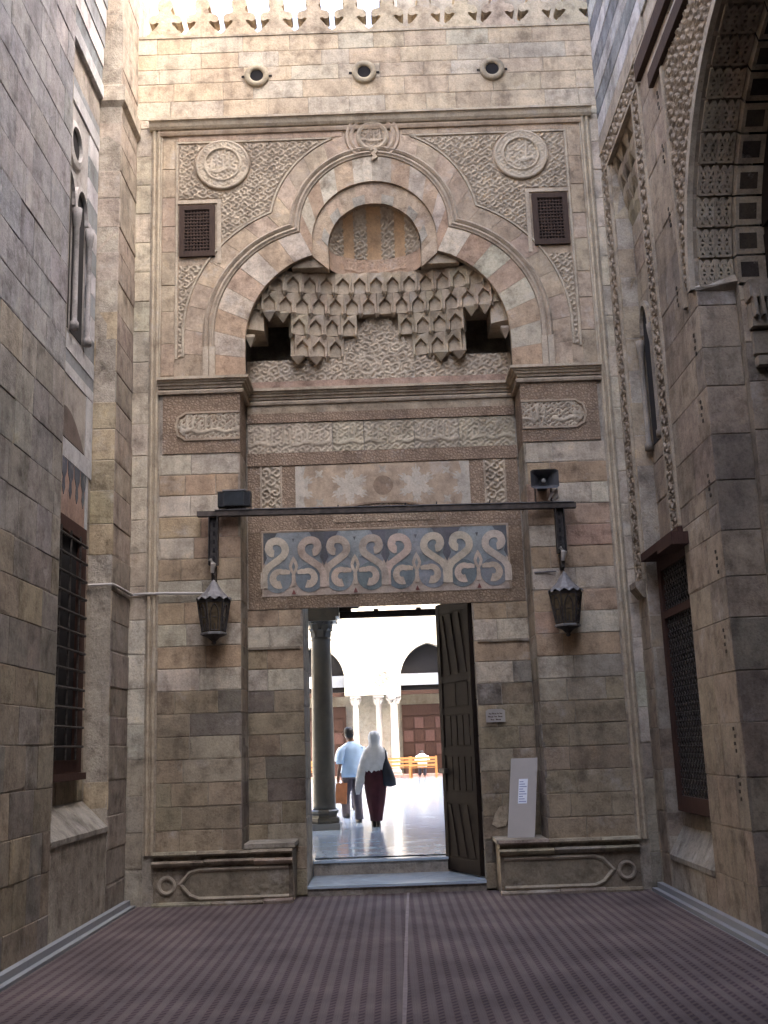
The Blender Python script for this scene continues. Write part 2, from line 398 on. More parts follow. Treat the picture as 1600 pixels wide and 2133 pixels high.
# ------------------------------------------------------------------ ground
def sheet(name, x0, x1, y0, y1, z, mat, label=None, cat=None, kind=None, parent=None):
    o = mk(name, [(x0, y0, z), (x1, y0, z), (x1, y1, z), (x0, y1, z)], [(0, 1, 2, 3)], mat, parent)
    return tag(o, label, cat, None, kind)
sheet('ground', -400, 400, -400, 400, -.03, 'rough_wall', 'bare stony ground around the mosque', 'ground', 'structure')
sheet('passage_floor', -3.4, 3.4, -26, .5, -.012, 'kerb', 'grey stone floor under the passage carpet', 'floor', 'structure')

# ------------------------------------------------------------------ portal facade (front plane y = 0, recess y = .55)
FF = Frame((0, 0, 0), (1, 0, 0), (0, -1, 0))
FR = Frame((0, .55, 0), (1, 0, 0), (0, -1, 0))
portal = thing('portal_facade', 'tall carved stone portal with trefoil arch, stalactite hood and open doorway', 'portal', (0, .5, 0))
DX, DZ, RX = 1.04, 3.485, 1.72           # door half width, door head, recess half width

def core():
    b = MB()
    b.box((-3.3, .012, 0), (-RX, 1.45, 6.0)); b.box((RX, .012, 0), (3.3, 1.45, 6.0))          # piers
    b.box((-RX, .562, 0), (-DX - .01, 1.45, 6.0)); b.box((DX + .01, .562, 0), (RX, 1.45, 6.0))  # recess wall beside the door
    b.box((-DX - .02, .58, DZ + .015), (DX + .02, .74, 6.0)); b.box((-DX - .02, .74, 3.95), (DX + .02, 1.45, 6.0))                                   # lintel zone
    b.box((-3.3, .06, 6.0), (-RX, 1.45, 9.7)); b.box((RX, .06, 6.0), (3.3, 1.45, 9.7))
    b.box((-RX, .62, 6.0), (RX, 1.45, 6.56)); b.box((-RX, .62, 7.36), (RX, 1.45, 9.7)); b.box((-.78, .62, 6.56), (.78, 1.45, 7.36)); b.box((-RX, 1.15, 6.56), (RX, 1.45, 7.36)); b.box((-3.3, .012, 9.7), (3.3, 1.0, 10.93))
    return b.build('wall_core', 'mortar', portal)
core()
def ablaq(k, u, v, lo=LIGHT, hi=TAN, s=.06):
    c = lo if k % 2 else hi
    if rng.random() < .10: c = (.36, .32, .27) if v < 2.6 else PINK
    # the lower courses take duller, browner colours
    if v < 2.25: c = (.325, .265, .19) if rng.random() < .78 else ((.215, .185, .15) if rng.random() < .6 else (.40, .34, .26))
    return jit(c, s)
CZ = [.55 + i * .2583 for i in range(19)]      # courses of piers and recess
for s in (-1, 1):
    a, b_ = sorted((s * RX, s * 2.70))
    masonry(FF, [(a, b_, .55, 5.20)], CZ, (.36, .78), ablaq, portal)
    # outer strip between frame moulding and passage wall
    a, b_ = sorted((s * 2.84, s * 3.06))
    masonry(FF, [(a, b_, .0, 9.72)], [i * .4 for i in range(26)], (.5, .6), lambda k, u, v: jit((.50, .435, .345) if v > 3.4 else ((.52, .475, .40) if v > 1.7 else (.33, .29, .235)), .07), portal)
    # recess wall beside the door
    a, b_ = sorted((s * (DX + .0), s * 1.715))
    masonry(FR, [(a, b_, .0, 3.34)], [0, .29] + CZ[:12], (.34, .68), ablaq, portal)
    # reveal of the recess (faces the axis)
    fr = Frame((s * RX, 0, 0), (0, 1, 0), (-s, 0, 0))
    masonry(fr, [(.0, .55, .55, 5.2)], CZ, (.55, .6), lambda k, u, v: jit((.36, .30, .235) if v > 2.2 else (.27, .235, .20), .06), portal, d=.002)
    # thickness of the door jamb
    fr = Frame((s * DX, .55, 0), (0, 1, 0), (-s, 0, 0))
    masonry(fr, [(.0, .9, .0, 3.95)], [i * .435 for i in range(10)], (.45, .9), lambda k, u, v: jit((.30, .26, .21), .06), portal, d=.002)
# wall field over the portal
masonry(FF, [(-3.06, 3.06, 9.72, 10.92)], [9.70, 9.72, 9.98, 10.24, 10.45, 10.68, 10.92], (.35, .75), lambda k, u, v: jit((.53, .43, .315) if rng.random() < .6 else (.53, .46, .365), .03), portal, gap=.002, worn=.002)
# string course below the cresting
MB().box((-3.06, -.012, 10.915), (3.06, .5, 10.945)).build('string_course', 'stone', portal, (.46, .39, .30))

# cresting: trefoil merlons ------------------------------------------------
half = [(.25, 0), (.24, .03), (.205, .045), (.20, .075), (.165, .09), (.135, .13), (.10, .17), (.085, .205), (.12, .215), (.15, .195), (.185, .195), (.215, .225), (.215, .27), (.185, .31), (.13, .325), (.095, .335), (.075, .40), (.10, .43), (.10, .50), (.06, .57), (0, .66)]
mpoly = half + [(-x, z) for x, z in reversed(half[:-1])]
me0 = None
for i in range(12):
    x = -2.68 + i * .492
    if me0 is None:
        o = MB().prism(mpoly, -.20, 0, True).build('merlon', 'stone', portal, jit((.52, .44, .33), .06), FF); me0 = o.data
        o.location = (0, 0, 0)
    else:
        o = bpy.data.objects.new('merlon', me0); COL.objects.link(o); adopt(o, portal); o.color = (*jit((.52, .43, .32), .07), 1)
    o.location = (x, -.008, 10.945)

# round vents ------------------------------------------------------------
for x, z in ((-1.47, 10.31), (-.06, 10.31), (1.62, 10.29)):
    ring = MB().strip(arc(x, z, .115, 0, 2 * math.pi, 24)[:-1], [(-.045, .0), (-.045, .035), (0, .045), (.028, .03), (.028, -.02)], closed=True).build('vent_ring', 'carved', portal, (.40, .34, .25), FF, True)
    MB().prism(arc(x, z, .10, 0, 2 * math.pi, 20)[:-1], .004, .016).build('vent_opening', 'dark', ring, None, FF)
    MB().prism([(x - .20, z - .016), (x + .20, z - .016), (x + .20, z + .012), (x - .20, z + .012)], .005, .012).build('vent_slot', 'dark', ring, None, FF)

# frame mouldings ---------------------------------------------------------
two = [(-.05, .0), (-.05, .028), (-.03, .04), (-.012, .028), (-.006, .004), (.006, .004), (.012, .03), (.03, .042), (.05, .028), (.05, 0)]
for s in (-1, 1):
    MB().strip([(s * 2.77, .55), (s * 2.77, 9.56)], two).build('frame_moulding', 'carved', portal, (.46, .385, .29), FF)
    MB().prism([(s * 2.70, 6.15), (s * 2.715, 6.15), (s * 2.715, 9.5), (s * 2.70, 9.5)], 0, .02).build('frame_fillet', 'carved', portal, (.48, .41, .32), FF)
    MB().prism([(s * 2.70, .55), (s * 2.85, .55), (s * 2.85, 9.7), (s * 2.70, 9.7)], -.03, -.004).build('frame_ground', 'stone', portal, (.40, .34, .27), FF)
corn = [(-.05, .0), (-.05, .05), (-.02, .075), (.02, .085), (.045, .10), (.045, .12), (.075, .12), (.075, 0)]
MB().strip([(-2.86, 9.60), (2.86, 9.60)], corn).build('upper_cornice', 'carved', portal, (.47, .40, .31), FF)
MB().strip([(-2.73, 9.50), (2.73, 9.50)], [(-.03, 0), (-.03, .035), (0, .05), (.02, .055), (.03, .04), (.03, 0)]).build('upper_fillet', 'carved', portal, (.46, .36, .27), FF)

# trefoil curves (right half, bottom to apex) --------------------------------
def trefoil_outer(off=0.0, n=18):
    R1 = 1.5 + off; R2 = 1.1 + off; c1 = (.66, 6.72); c2 = (-.03, 8.12)
    d = math.hypot(c1[0] - c2[0], c1[1] - c2[1]); a = (R1 * R1 - R2 * R2 + d * d) / (2 * d); h = math.sqrt(max(0, R1 * R1 - a * a))
    ux, uy = (c2[0] - c1[0]) / d, (c2[1] - c1[1]) / d
    px, py = c1[0] + a * ux, c1[1] + a * uy; k = (px + uy * h, py - ux * h)
    a1 = math.atan2(k[1] - c1[1], k[0] - c1[0]); b0 = math.atan2(k[1] - c2[1], k[0] - c2[0]); b1 = math.acos(.03 / R2)
    lo = arc(*c1, R1, 0, a1, n); up = arc(*c2, R2, b0, b1, n)
    return [(2.16 + off, 6.16), (2.16 + off, 6.45)] + lo, up
def trefoil_inner(n=18):
    c1 = (.45, 6.6); R1 = 1.198; a1 = math.atan2(7.745 - 6.6, .80 - .45)
    lo = arc(*c1, R1, 0, a1, n); lo[-1] = (.79, 7.745)
    return [(1.648, 6.16), (1.648, 6.40)] + lo, [(.79, 7.745), (.79, 7.85)] + arc(0, 7.95, .79, 0, math.pi / 2, n)
olo, oup = trefoil_outer(); mlo, mup = trefoil_outer(-.13); ilo, iup = trefoil_inner(); blo, bup = trefoil_outer(.235)
def resample(p, m):
    L = [0]
    for i in range(1, len(p)): L.append(L[-1] + math.dist(p[i], p[i - 1]))
    out = []
    for k in range(m + 1):
        t = L[-1] * k / m; i = 1
        while i < len(L) - 1 and L[i] < t: i += 1
        f = (t - L[i - 1]) / max(1e-9, L[i] - L[i - 1]); out.append((p[i - 1][0] + f * (p[i][0] - p[i - 1][0]), p[i - 1][1] + f * (p[i][1] - p[i - 1][1])))
    return out
mir = lambda p, s: [(s * x, z) for x, z in p]
# backing plate with the trefoil opening
for s in (-1, 1):
    poly = mir([(2.72, 6.14), (2.72, 9.52), (0, 9.52)] + list(reversed(iup)) + list(reversed(ilo[:-1])) + [(1.648, 6.14)], s)
    MB().prism(poly, -.06, 0, True).build('arch_wall', 'stone', portal, (.45, .355, .265), FF)
    # flat border blocks between moulding and carved spandrel
    bp_ = resample(blo + bup[1:], 14); op_ = resample([(x, z) for x, z in trefoil_outer(.012)[0] + trefoil_outer(.012)[1][1:]], 14)
    fine_b = resample(blo + bup[1:], 56); fine_o = resample(trefoil_outer(.012)[0] + trefoil_outer(.012)[1][1:], 56)
    for k in range(14):
        q = fine_b[k * 4:k * 4 + 5] + list(reversed(fine_o[k * 4:k * 4 + 5]))
        cx = sum(p[0] for p in q) / len(q); cz = sum(p[1] for p in q) / len(q)
        q = [(cx + (x - cx) * .985, cz + (z - cz) * .985) for x, z in q]
        MB().prism(mir(q, s), -.01, .012 + rng.uniform(-.002, .002)).build('border_block', 'stone', portal, jit((.455, .36, .27), .06), FF)
    # voussoirs of the big arch, alternately pale and tan
    cnt = 0
    for inn, out, m in ((ilo, mlo, 8), (iup, mup, 6)):
        fi = resample(inn, m * 4); fo = resample(out, m * 4)
        for k in range(m):
            q = fi[k * 4:k * 4 + 5] + list(reversed(fo[k * 4:k * 4 + 5]))
            cx = sum(p[0] for p in q) / len(q); cz = sum(p[1] for p in q) / len(q)
            q = [(cx + (x - cx) * .988, cz + (z - cz) * .988) for x, z in q]
            c = jit((.46, .335, .24) if cnt % 2 == 0 else (.53, .455, .365), .07); cnt += 1
            MB().prism(mir(q, s), -.03, .014 + rng.uniform(-.002, .003)).build('voussoir', 'stone', portal, c, FF)
    # triple roll moulding
    path = mir([(x, z) for x, z in olo + oup[1:]], s)
    prof = [(.012, .0), (.012, .03), (-.015, .055), (-.04, .035), (-.05, .02), (-.065, .04), (-.085, .05), (-.105, .03), (-.12, .028), (-.132, .0)]
    prof = [(-o * s, d) for o, d in prof]
    mb = MB().strip(path, prof)
    if s < 0: mb.f = [tuple(reversed(f)) for f in mb.f]
    mb.build('arch_moulding', 'carved', portal, (.42, .345, .27), FF, False)
    # foot of the moulding: two small shafts standing on the cornice
    for xx in (2.05, 2.13):
        MB().prism(mir([(xx - .035, 6.17), (xx + .035, 6.17), (xx + .035, 6.55), (xx - .035, 6.55)], s), .03, .066).build('moulding_foot', 'carved', portal, (.47, .395, .31), FF)
# apex knot and roundel
kn = MB().strip(arc(.02, 9.365, .285, R(-50), R(230), 30), [(.035, .0), (.035, .035), (.012, .05), (-.01, .035), (-.02, .02), (-.035, .045), (-.06, .05), (-.075, .0)]).build('apex_knot', 'carved', portal, (.45, .36, .28), FF)
MB().strip(arc(.02, 9.365, .185, 0, 2 * math.pi, 28)[:-1], [(.03, .0), (.03, .04), (0, .055), (-.025, .04), (-.03, .0)], closed=True).build('roundel_ring', 'carved', kn, (.45, .375, .29), FF)
relief('roundel_script', FF, -.145, .185, 9.2, 9.53, lambda U, V: script(U, V, 9.23, 9.5, 4), .022, 'carved', kn, (.43, .35, .27), lambda U, V: np.hypot(U - .02, V - 9.365) < .165, .011, .016)
MB().strip([(-.02, 9.16), (.03, 9.19), (.06, 9.14), (.02, 9.10), (.05, 9.06), (.0, 9.03)], [(.02, .03), (.02, .06), (-.02, .06), (-.02, .03)]).build('knot_loop', 'carved', kn, (.45, .37, .28), FF)

# carved spandrels --------------------------------------------------------
for s in (-1, 1):
    def m_sp(U, V, s=s, pad=0.0):
        X = U * s
        o = (np.hypot(X - .66, V - 6.72) > 1.755 + pad) & (np.hypot(X + .03, V - 8.12) > 1.36 + pad) & ((V > 6.72) | (X > 2.16 + .245 + pad))
        return o & (X < 2.50 - pad) & (V < 9.36 - pad) & (V > 6.42 + pad)
    def m_cut(U, V, s=s): 
        X = U * s
        return m_sp(U, V) & (np.hypot(X - 1.92, V - 9.03) > .37) & ~((X > 1.94) & (X < 2.53) & (V > 7.66) & (V < 8.58))
    relief('spandrel_carving', FF, s * 2.5 if s < 0 else .3, -.3 if s < 0 else 2.5, 6.42, 9.36, lambda U, V: scrolls(U, V, .105, 11 + s, .45), .022, 'carved', portal, (.48, .40, .31), lambda U, V: m_cut(U, V) & m_sp(U, V, pad=.02), .012, .002)
    # pale fillet round the carving
    bl2, bu2 = trefoil_outer(.26); ptsf = [p for p in bl2 + bu2[1:] if p[0] > .42 and p[0] < 2.5 and p[1] > 6.42]
    k = MB().strip(mir(ptsf, s), [(-.012, .0), (-.012, .02), (.012, .02), (.012, .0)]); k.build('spandrel_fillet', 'carved', portal, (.48, .41, .32), FF)
    MB().strip(mir([(2.505, 6.42), (2.505, 9.37), (.5, 9.37)], s), [(-.012, .0), (-.012, .02), (.012, .02), (.012, .0)]).build('spandrel_fillet', 'carved', portal, (.48, .41, .32), FF)
    # medallion: domed disc with inscription, ring moulding
    mx, mz = s * 1.92, 9.035
    MB().strip(arc(mx, mz, .33, 0, 2 * math.pi, 40)[:-1], [(.035, .0), (.03, .03), (.01, .05), (-.012, .045), (-.02, .03), (-.02, .0)], closed=True).build('medallion_ring', 'carved', portal, (.47, .395, .31), FF, True)
    relief('medallion', FF, mx - .34, mx + .34, mz - .34, mz + .34, lambda U, V: np.where(np.hypot(U - mx, V - mz) < .215, script(U, V, mz - .2, mz + .2, 9) * .6, np.where(np.hypot(U - mx, V - mz) < .235, 1.1, .35 + .3 * scrolls(U, V, .09, 5, .5))), .028, 'carved', portal, (.48, .405, .315), lambda U, V: np.hypot(U - mx, V - mz) < .325, .011, .03)
    # latticed window
    gx0, gx1 = sorted((s * 2.02, s * 2.47)); gz0, gz1 = 7.77, 8.47
    fr_ = MB()
    for q in ([(gx0, gz0), (gx1, gz0), (gx1, gz0 + .07), (gx0, gz0 + .07)], [(gx0, gz1 - .06), (gx1, gz1 - .06), (gx1, gz1), (gx0, gz1)], [(gx0, gz0 + .07), (gx0 + .065, gz0 + .07), (gx0 + .065, gz1 - .06), (gx0, gz1 - .06)], [(gx1 - .065, gz0 + .07), (gx1, gz0 + .07), (gx1, gz1 - .06), (gx1 - .065, gz1 - .06)]): fr_.prism(q, .0, .045)
    wf = fr_.build('lattice_window', 'wood_grey', portal, None, FF)
    MB().prism([(gx0 + .05, gz0 + .05), (gx1 - .05, gz0 + .05), (gx1 - .05, gz1 - .05), (gx0 + .05, gz1 - .05)], .0, .006).build('window_dark', 'dark', wf, None, FF)
    lat = MB(); nx = 8
    for i in range(nx + 1):
        x = gx0 + .065 + (gx1 - gx0 - .13) * i / nx; lat.prism([(x - .008, gz0 + .06), (x + .008, gz0 + .06), (x + .008, gz1 - .05), (x - .008, gz1 - .05)], .01, .03)
    for i in range(14):
        z = gz0 + .07 + (gz1 - gz0 - .13) * i / 13; lat.prism([(gx0 + .06, z - .008), (gx1 - .06, z - .008), (gx1 - .06, z + .008), (gx0 + .06, z + .008)], .012, .034)
    lo_ = lat.build('lattice', 'wood_grey', wf, None, FF); lo_['kind'] = 'stuff'
    # stone surround of the window, open gap down the side of the frame
    MB().strip([(s * 1.965, 7.68), (s * 1.965, 8.53), (s * 2.50, 8.53)], [(-.025, .0), (-.025, .022), (.025, .022), (.025, .0)]).build('window_surround', 'carved', portal, (.50, .42, .33), FF)
    # outer border column beside the carving
    a, b_ = sorted((s * 2.525, s * 2.695))
    masonry(FF, [(a, b_, 6.2, 9.42)], [6.2, 6.62, 7.05, 7.4, 7.85, 8.2, 8.6, 9.0, 9.42], (.3, .4), lambda k, u, v: jit((.455, .36, .27), .06), portal, d=.01)
masonry(FF, [(-2.5, -.36, 9.385, 9.475), (.40, 2.5, 9.385, 9.475)], [9.385, 9.475], (.5, .9), lambda k, u, v: jit((.46, .355, .27), .06), portal, d=.01)

# ring round the hood niche ------------------------------------------------
NR = .59; NC = 7.86
ring_o = iup; ring_i = [(NR, 7.56), (NR, 7.7)] + arc(0, NC, NR, 0, math.pi / 2, 16)
for s in (-1, 1):
    fo = resample(ring_o, 24); fi = resample(ring_i, 24)
    for k in range(6):
        q = fi[k * 4:k * 4 + 5] + list(reversed(fo[k * 4:k * 4 + 5]))
        if k == 0: q = fi[0:5] + list(reversed(fo[0:5]))
        MB().prism(mir(q, s), -.14, -.028).build('niche_ring_block', 'stone', portal, jit((.465, .36, .265), .05), FF)
    for k in (6, 12, 19):          # grey inlaid blocks on the inner rim
        q = fi[k:k + 4] + [(fi[k + 3][0] * .55 + fo[k + 3][0] * .45, fi[k + 3][1] * .55 + fo[k + 3][1] * .45), (fi[k][0] * .55 + fo[k][0] * .45, fi[k][1] * .55 + fo[k][1] * .45)]
        MB().prism(mir(q, s), -.05, -.018).build('grey_inlay', 'stone', portal, (.38, .345, .29), FF)
# conch: half dome with five ribs alternately plain and carved, inscription at its foot
def conch():
    D = .40
    def post(P):
        x = P[:, 0]; z = P[:, 1]; rr = np.where(z > NC, np.hypot(x, z - NC), np.abs(x)) / NR
        dep = D * np.sqrt(np.clip(1 - rr ** 2, 0, 1))
        return np.stack([x, .03 + dep - P[:, 2], z], -1)
    msk = lambda U, V: (np.where(V > NC, np.hypot(U, V - NC), np.abs(U)) < NR - .004)
    relief('niche_band', FF, -NR, NR, 7.60, 7.855, lambda U, V: np.where((np.abs(U) < .40) & (V > 7.625) & (V < 7.83), .2 + .8 * script(U, V, 7.62, 7.84, 2) + 0 * U, .6), .02, 'carved', portal, (.52, .37, .27), msk, .01, 0, post)
    # ribs fan out from the foot of the dome
    edges = [-NR, -.40, -.26, -.095, .095, .26, .40, NR]
    for k in range(7):
        a, b2 = edges[k], edges[k + 1]
        carvd = k in (0, 2, 4, 6)
        f = lambda V: 1 + 0 * V
        mk_ = lambda U, V, a=a, b2=b2: msk(U, V) & (U >= a - .012) & (U <= b2)
        relief('conch_rib', FF, a - .012, b2, 7.855, NC + NR, (lambda U, V: .15 + .85 * scrolls(U, V, .10, 3 + k, .45)) if carvd else (lambda U, V: .3 + 0 * U), .03, 'carved', portal, (.50, .42, .33) if carvd else (.50, .335, .20), mk_, .011, 0, post)
conch()

# stalactite hood ----------------------------------------------------------
FM = Frame((0, 0, 0), (1, 0, 0), (0, -1, 0))
MQ = (.50, .41, .31)
def slab(z0, z1, curve, name='hood_tier', c=MQ):
    """tier of the stalactite vault: solid behind a plan curve given for the right half"""
    pl = [(x, y) for x, y in reversed(curve)] ; pl = [(-x, y) for x, y in pl] + curve[(1 if curve[0][0] == 0 else 0):]
    n = len(pl); vs = [(x, y, z0) for x, y in pl] + [(x, y, z1) for x, y in pl] + [(x, .66, z0) for x, y in pl] + [(x, .66, z1) for x, y in pl]; fs = []
    for i in range(n - 1): fs += [(i, i + 1, n + i + 1, n + i), (2 * n + i + 1, 2 * n + i, i, i + 1)[::1], (n + i, n + i + 1, 3 * n + i + 1, 3 * n + i)]
    return mk(name, vs, fs, 'carved', portal, c)
def cell(x, z0, y, wd, h, ang=0.0, dep=.13, name='stalactite_cell', pend=True, c=None):
    """one stalactite cell: pointed niche in a small block with faceted head and pendant corners"""
    hw = wd / 2; iw = hw * .74; pk = h * .80; sh = h * .46
    F = [(-hw, 0), (hw, 0), (hw, h), (-hw, h)]; A = [(-iw, 0), (-iw, sh), (0, pk), (iw, sh), (iw, 0)]
    vs = []; fs = []
    def v(u, w_, d): vs.append((u, w_, d)); return len(vs) - 1
    f0 = [v(-hw, 0, 0), v(-iw, 0, 0), v(-iw, sh, 0), v(0, pk, 0), v(iw, sh, 0), v(iw, 0, 0), v(hw, 0, 0), v(hw, h, .035), v(0, h, .0), v(-hw, h, .035)]
    fs += [(f0[0], f0[1], f0[2], f0[9]), (f0[2], f0[3], f0[8], f0[9]), (f0[3], f0[4], f0[7], f0[8]), (f0[4], f0[5], f0[6], f0[7])]
    bk = [v(-iw * .8, 0, -dep), v(-iw * .8, sh, -dep), v(0, pk * .92, -dep * .55), v(iw * .8, sh, -dep), v(iw * .8, 0, -dep)]
    fs += [(f0[1], bk[0], bk[1], f0[2]), (f0[2], bk[1], bk[2], f0[3]), (f0[3], bk[2], bk[3], f0[4]), (f0[4], bk[3], bk[4], f0[5]), (bk[0], bk[4], bk[3], bk[2], bk[1])]
    b0 = [v(-hw, 0, -.16), v(hw, 0, -.16), v(hw, h, -.16), v(-hw, h, -.16)]
    fs += [(f0[0], f0[9], b0[3], b0[0]), (f0[6], b0[1], b0[2], f0[7]), (f0[9], f0[8], f0[7], b0[2], b0[3])]
    if pend:                                     # split pendants hanging at both corners
        for sg in (-1, 1):
            t = v(sg * hw * .98, -h * .24, -.05); q = [v(sg * hw, 0, 0), v(sg * iw, 0, 0), v(sg * iw, 0, -.10), v(sg * hw, 0, -.13)]
            for i in range(4): fs.append((q[i], q[(i + 1) % 4], t) if sg > 0 else (q[(i + 1) % 4], q[i], t))
    ca, sa = math.cos(ang), math.sin(ang)
    W = [(x + u * ca + d * sa, y - d * ca + u * sa, z0 + w_) for u, w_, d in vs]
    return mk(name, W, fs, 'carved', portal, c or jit(MQ, .05))
# back wall of the hood with carved panels
MB().box((-1.70, .56, 6.1), (1.70, .66, 6.565)).box((-.78, .56, 6.565), (.78, .66, 7.36)).box((-1.70, .56, 7.36), (1.70, .66, 7.7)).build('hood_back', 'carved', portal, (.46, .375, .29))
FB = Frame((0, .56, 0), (1, 0, 0), (0, -1, 0))
for s in (-1, 1): relief('hood_frieze', FB, *sorted((s * .47, s * 1.66)), 6.26, 6.56, lambda U, V: scrolls(U, V, .13, 21, .4), .022, 'carved', portal, (.50, .415, .325), None, .012, .004)
relief('rosette_panel', FB, -.46, .46, 6.26, 7.34, lambda U, V: np.maximum(scrolls(U, V, .13, 2, .36) * .8, np.maximum(1 - np.abs(np.abs(U) * 1.25 + np.abs(V - 6.74) - .44) / .025, 1 - np.abs(np.hypot(np.abs(U) - .15, V - 6.45) - .12) / .022).clip(0, 1)), .028, 'carved', portal, (.53, .445, .35), lambda U, V: np.abs(U) < .02 + .44 * np.clip((7.30 - V) / .65, 0, 1.05), .012, .012)
def hood_curve(z):
    xe = .45 + math.sqrt(max(.05, 1.198 ** 2 - max(0, z - 6.6) ** 2)); yb = .53 - .30 * (z - 6.56) / 1.02
    return xe, yb
def hood_y(x, xe, yb): return .07 + (yb - .07) * max(0, 1 - (abs(x) / xe) ** 2.6)
TZ = [6.565, 6.83, 7.09, 7.345, 7.60]
for k in range(4):
    z0, z1 = TZ[k], TZ[k + 1]; xe, yb = hood_curve(z0 + .05)
    inner = max(0.0, .44 * (7.22 - z0) / .65) if k < 2 else 0.0        # the carved lozenge keeps the middle clear
    gaps = {0: (1.12, 1.66), 1: (1.10, 1.44)}.get(k)   # deep corner hollows
    for s in (-1, 1):
        def run(xa, xb):
            n_ = max(2, int((xb - xa) / .06)); pl = [(s * (xa + (xb - xa) * i / n_), hood_y(xa + (xb - xa) * i / n_, xe, yb) + .06) for i in range(n_ + 1)]
            n = len(pl); vs = [(x, y, z0 + .012) for x, y in pl] + [(x, y, z1 + .012) for x, y in pl] + [(x, .75, z0 + .012) for x, y in pl] + [(x, .75, z1 + .012) for x, y in pl]; fs = []
            for i in range(n - 1): fs += [(i, i + 1, n + i + 1, n + i), (2 * n + i, 2 * n + i + 1, i + 1, i)]
            fs += [(0, n, 3 * n, 2 * n), (n - 1, 3 * n - 1, 4 * n - 1, 2 * n - 1)]
            mk('hood_tier', vs, fs, 'carved', portal, MQ)
        segs = [(inner, min(1.70, xe + .05))]
        if gaps: segs = [q for q in ((inner, gaps[0]), (gaps[1], min(1.70, xe + .05))) if q[1] - q[0] > .05]
        for q in segs: run(*q)
        wd = .212; x = inner + (wd / 2 if (k == 2 or inner > .02) else wd)
        while x < xe - .04:
            if not (gaps and gaps[0] - .02 < x < gaps[1] + .02):
                y = hood_y(x, xe, yb); dy = (hood_y(x + .03, xe, yb) - hood_y(x - .03, xe, yb)) / .06; an = math.atan(dy)
                cell(s * x, z0 + .008, y, min(wd * 1.0, wd / math.cos(an) * .97), z1 - z0 - .004, s * an, dep=.14)
            x += wd * math.cos(math.atan((hood_y(x + .09, xe, yb) - hood_y(x, xe, yb)) / .09))
    if k == 3: cell(0, z0 + .008, hood_y(0, xe, yb), wd, z1 - z0 - .004, 0, dep=.14)
for s in (-1, 1):
    MB().prism([(s * .585, 7.612), (s * 1.06, 7.612), (s * .98, 7.72), (s * .83, 7.80), (s * .585, 7.80)], -.30, -.066).build('hood_cap', 'carved', portal, (.45, .37, .285), FF)
    # hanging wedges at the mouth of the corner hollows
    for x, z, y, wd, h in ((1.20, 6.97, .22, .17, .13), (1.37, 6.97, .16, .16, .13), (1.60, 6.60, .09, .12, .15), (1.03, 6.45, .36, .18, .12), (.80, 6.45, .40, .18, .12)):
        x0, x1 = s * (x - wd / 2), s * (x + wd / 2); zt = z + h
        vs = [(x0, y, zt), (x1, y, zt), (x1, y + .16, zt), (x0, y + .16, zt), (x0, y, zt - h * .18), (x1, y, zt - h * .18), (s * x, y + .07, z)]
        mk('hood_pendant', vs, [(0, 1, 5, 4), (4, 5, 6), (1, 2, 6, 5), (0, 4, 6, 3), (2, 3, 6), (0, 3, 2, 1)], 'carved', portal, jit((.50, .41, .315), .05))
# main cornice: breaks back into the recess -----------------------------------
def run3d(name, prof, z, color, mat='carved', inset=0.0):
    """moulding swept in plan: out-of-wall distance and height, round the recess"""
    path = [(-2.72, 0), (-RX, 0), (-RX, .55), (RX, .55), (RX, 0), (2.72, 0)]
    nor = [(0, -1), (1, -1), (1, -1), (-1, -1), (-1, -1), (0, -1)]
    m = len(prof); vs = []; fs = []
    for (x, y), (nx, ny) in zip(path, nor):
        for d, h in prof: vs.append((x + nx * d, y + ny * d, z + h))
    for i in range(len(path) - 1):
        for k in range(m - 1): fs.append((i * m + k, (i + 1) * m + k, (i + 1) * m + k + 1, i * m + k + 1))
    fs += [tuple(range(m)), tuple(reversed(range((len(path) - 1) * m, len(path) * m)))]
    return mk(name, vs, fs, mat, portal, color)
run3d('cornice', [(0, 0), (.03, .0), (.035, .03), (.06, .035), (.065, .06), (.085, .065), (.09, .085), (.12, .09), (.12, .125), (.0, .135)], 6.03, (.46, .385, .295))
run3d('cornice_fillet', [(0, 0), (.045, .0), (.055, .03), (.045, .05), (0, .055)], 5.955, (.43, .35, .27))
MB().prism([(-1.71, 6.17), (1.71, 6.17), (1.71, 6.27), (-1.71, 6.27)], -.1, .02).build('hood_base_course', 'stone', portal, (.40, .28, .22), FR)

# inscription zone ------------------------------------------------------------
for s in (-1, 1):
    a, b_ = sorted((s * RX, s * 2.66))
    e = s * RX
    MB().prism([(a, 5.205), (b_, 5.205), (b_, 5.95), (a, 5.95)], -.03, .012).build('panel_ground', 'chiselled', portal, (.33, .245, .18), FF)
    i0 = s * 1.722; i1 = s * 2.50; zc = 5.545
    q = [(i0, 5.375), (s * 2.38, 5.375), (s * 2.43, 5.41), (s * 2.47, 5.43), (s * 2.50, zc), (s * 2.47, 5.66), (s * 2.43, 5.68), (s * 2.38, 5.715), (i0, 5.715)]
    cx0, cx1 = sorted((i0, i1))
    relief('script_panel', FF, cx0, cx1, 5.375, 5.715, lambda U, V: script(U, V, 5.38, 5.71, 14 + s), .019, 'carved', portal, (.47, .40, .315), lambda U, V, s=s: np.abs(V - 5.545) < .17 - np.clip((np.abs(U) - 2.36) * 1.05, 0, 1), .012, .010)
    MB().strip(q, [(-.012, .01), (-.012, .03), (.012, .03), (.012, .01)]).build('panel_fillet', 'carved', portal, (.40, .32, .24), FF)
    # the band returns along the reveal
    fr = Frame((s * RX, 0, 0), (0, 1, 0), (-s, 0, 0))
    MB().prism([(0, 5.205), (.55, 5.205), (.55, 5.95), (0, 5.95)], -.03, .004).build('reveal_band', 'chiselled', portal, (.30, .225, .17), fr)
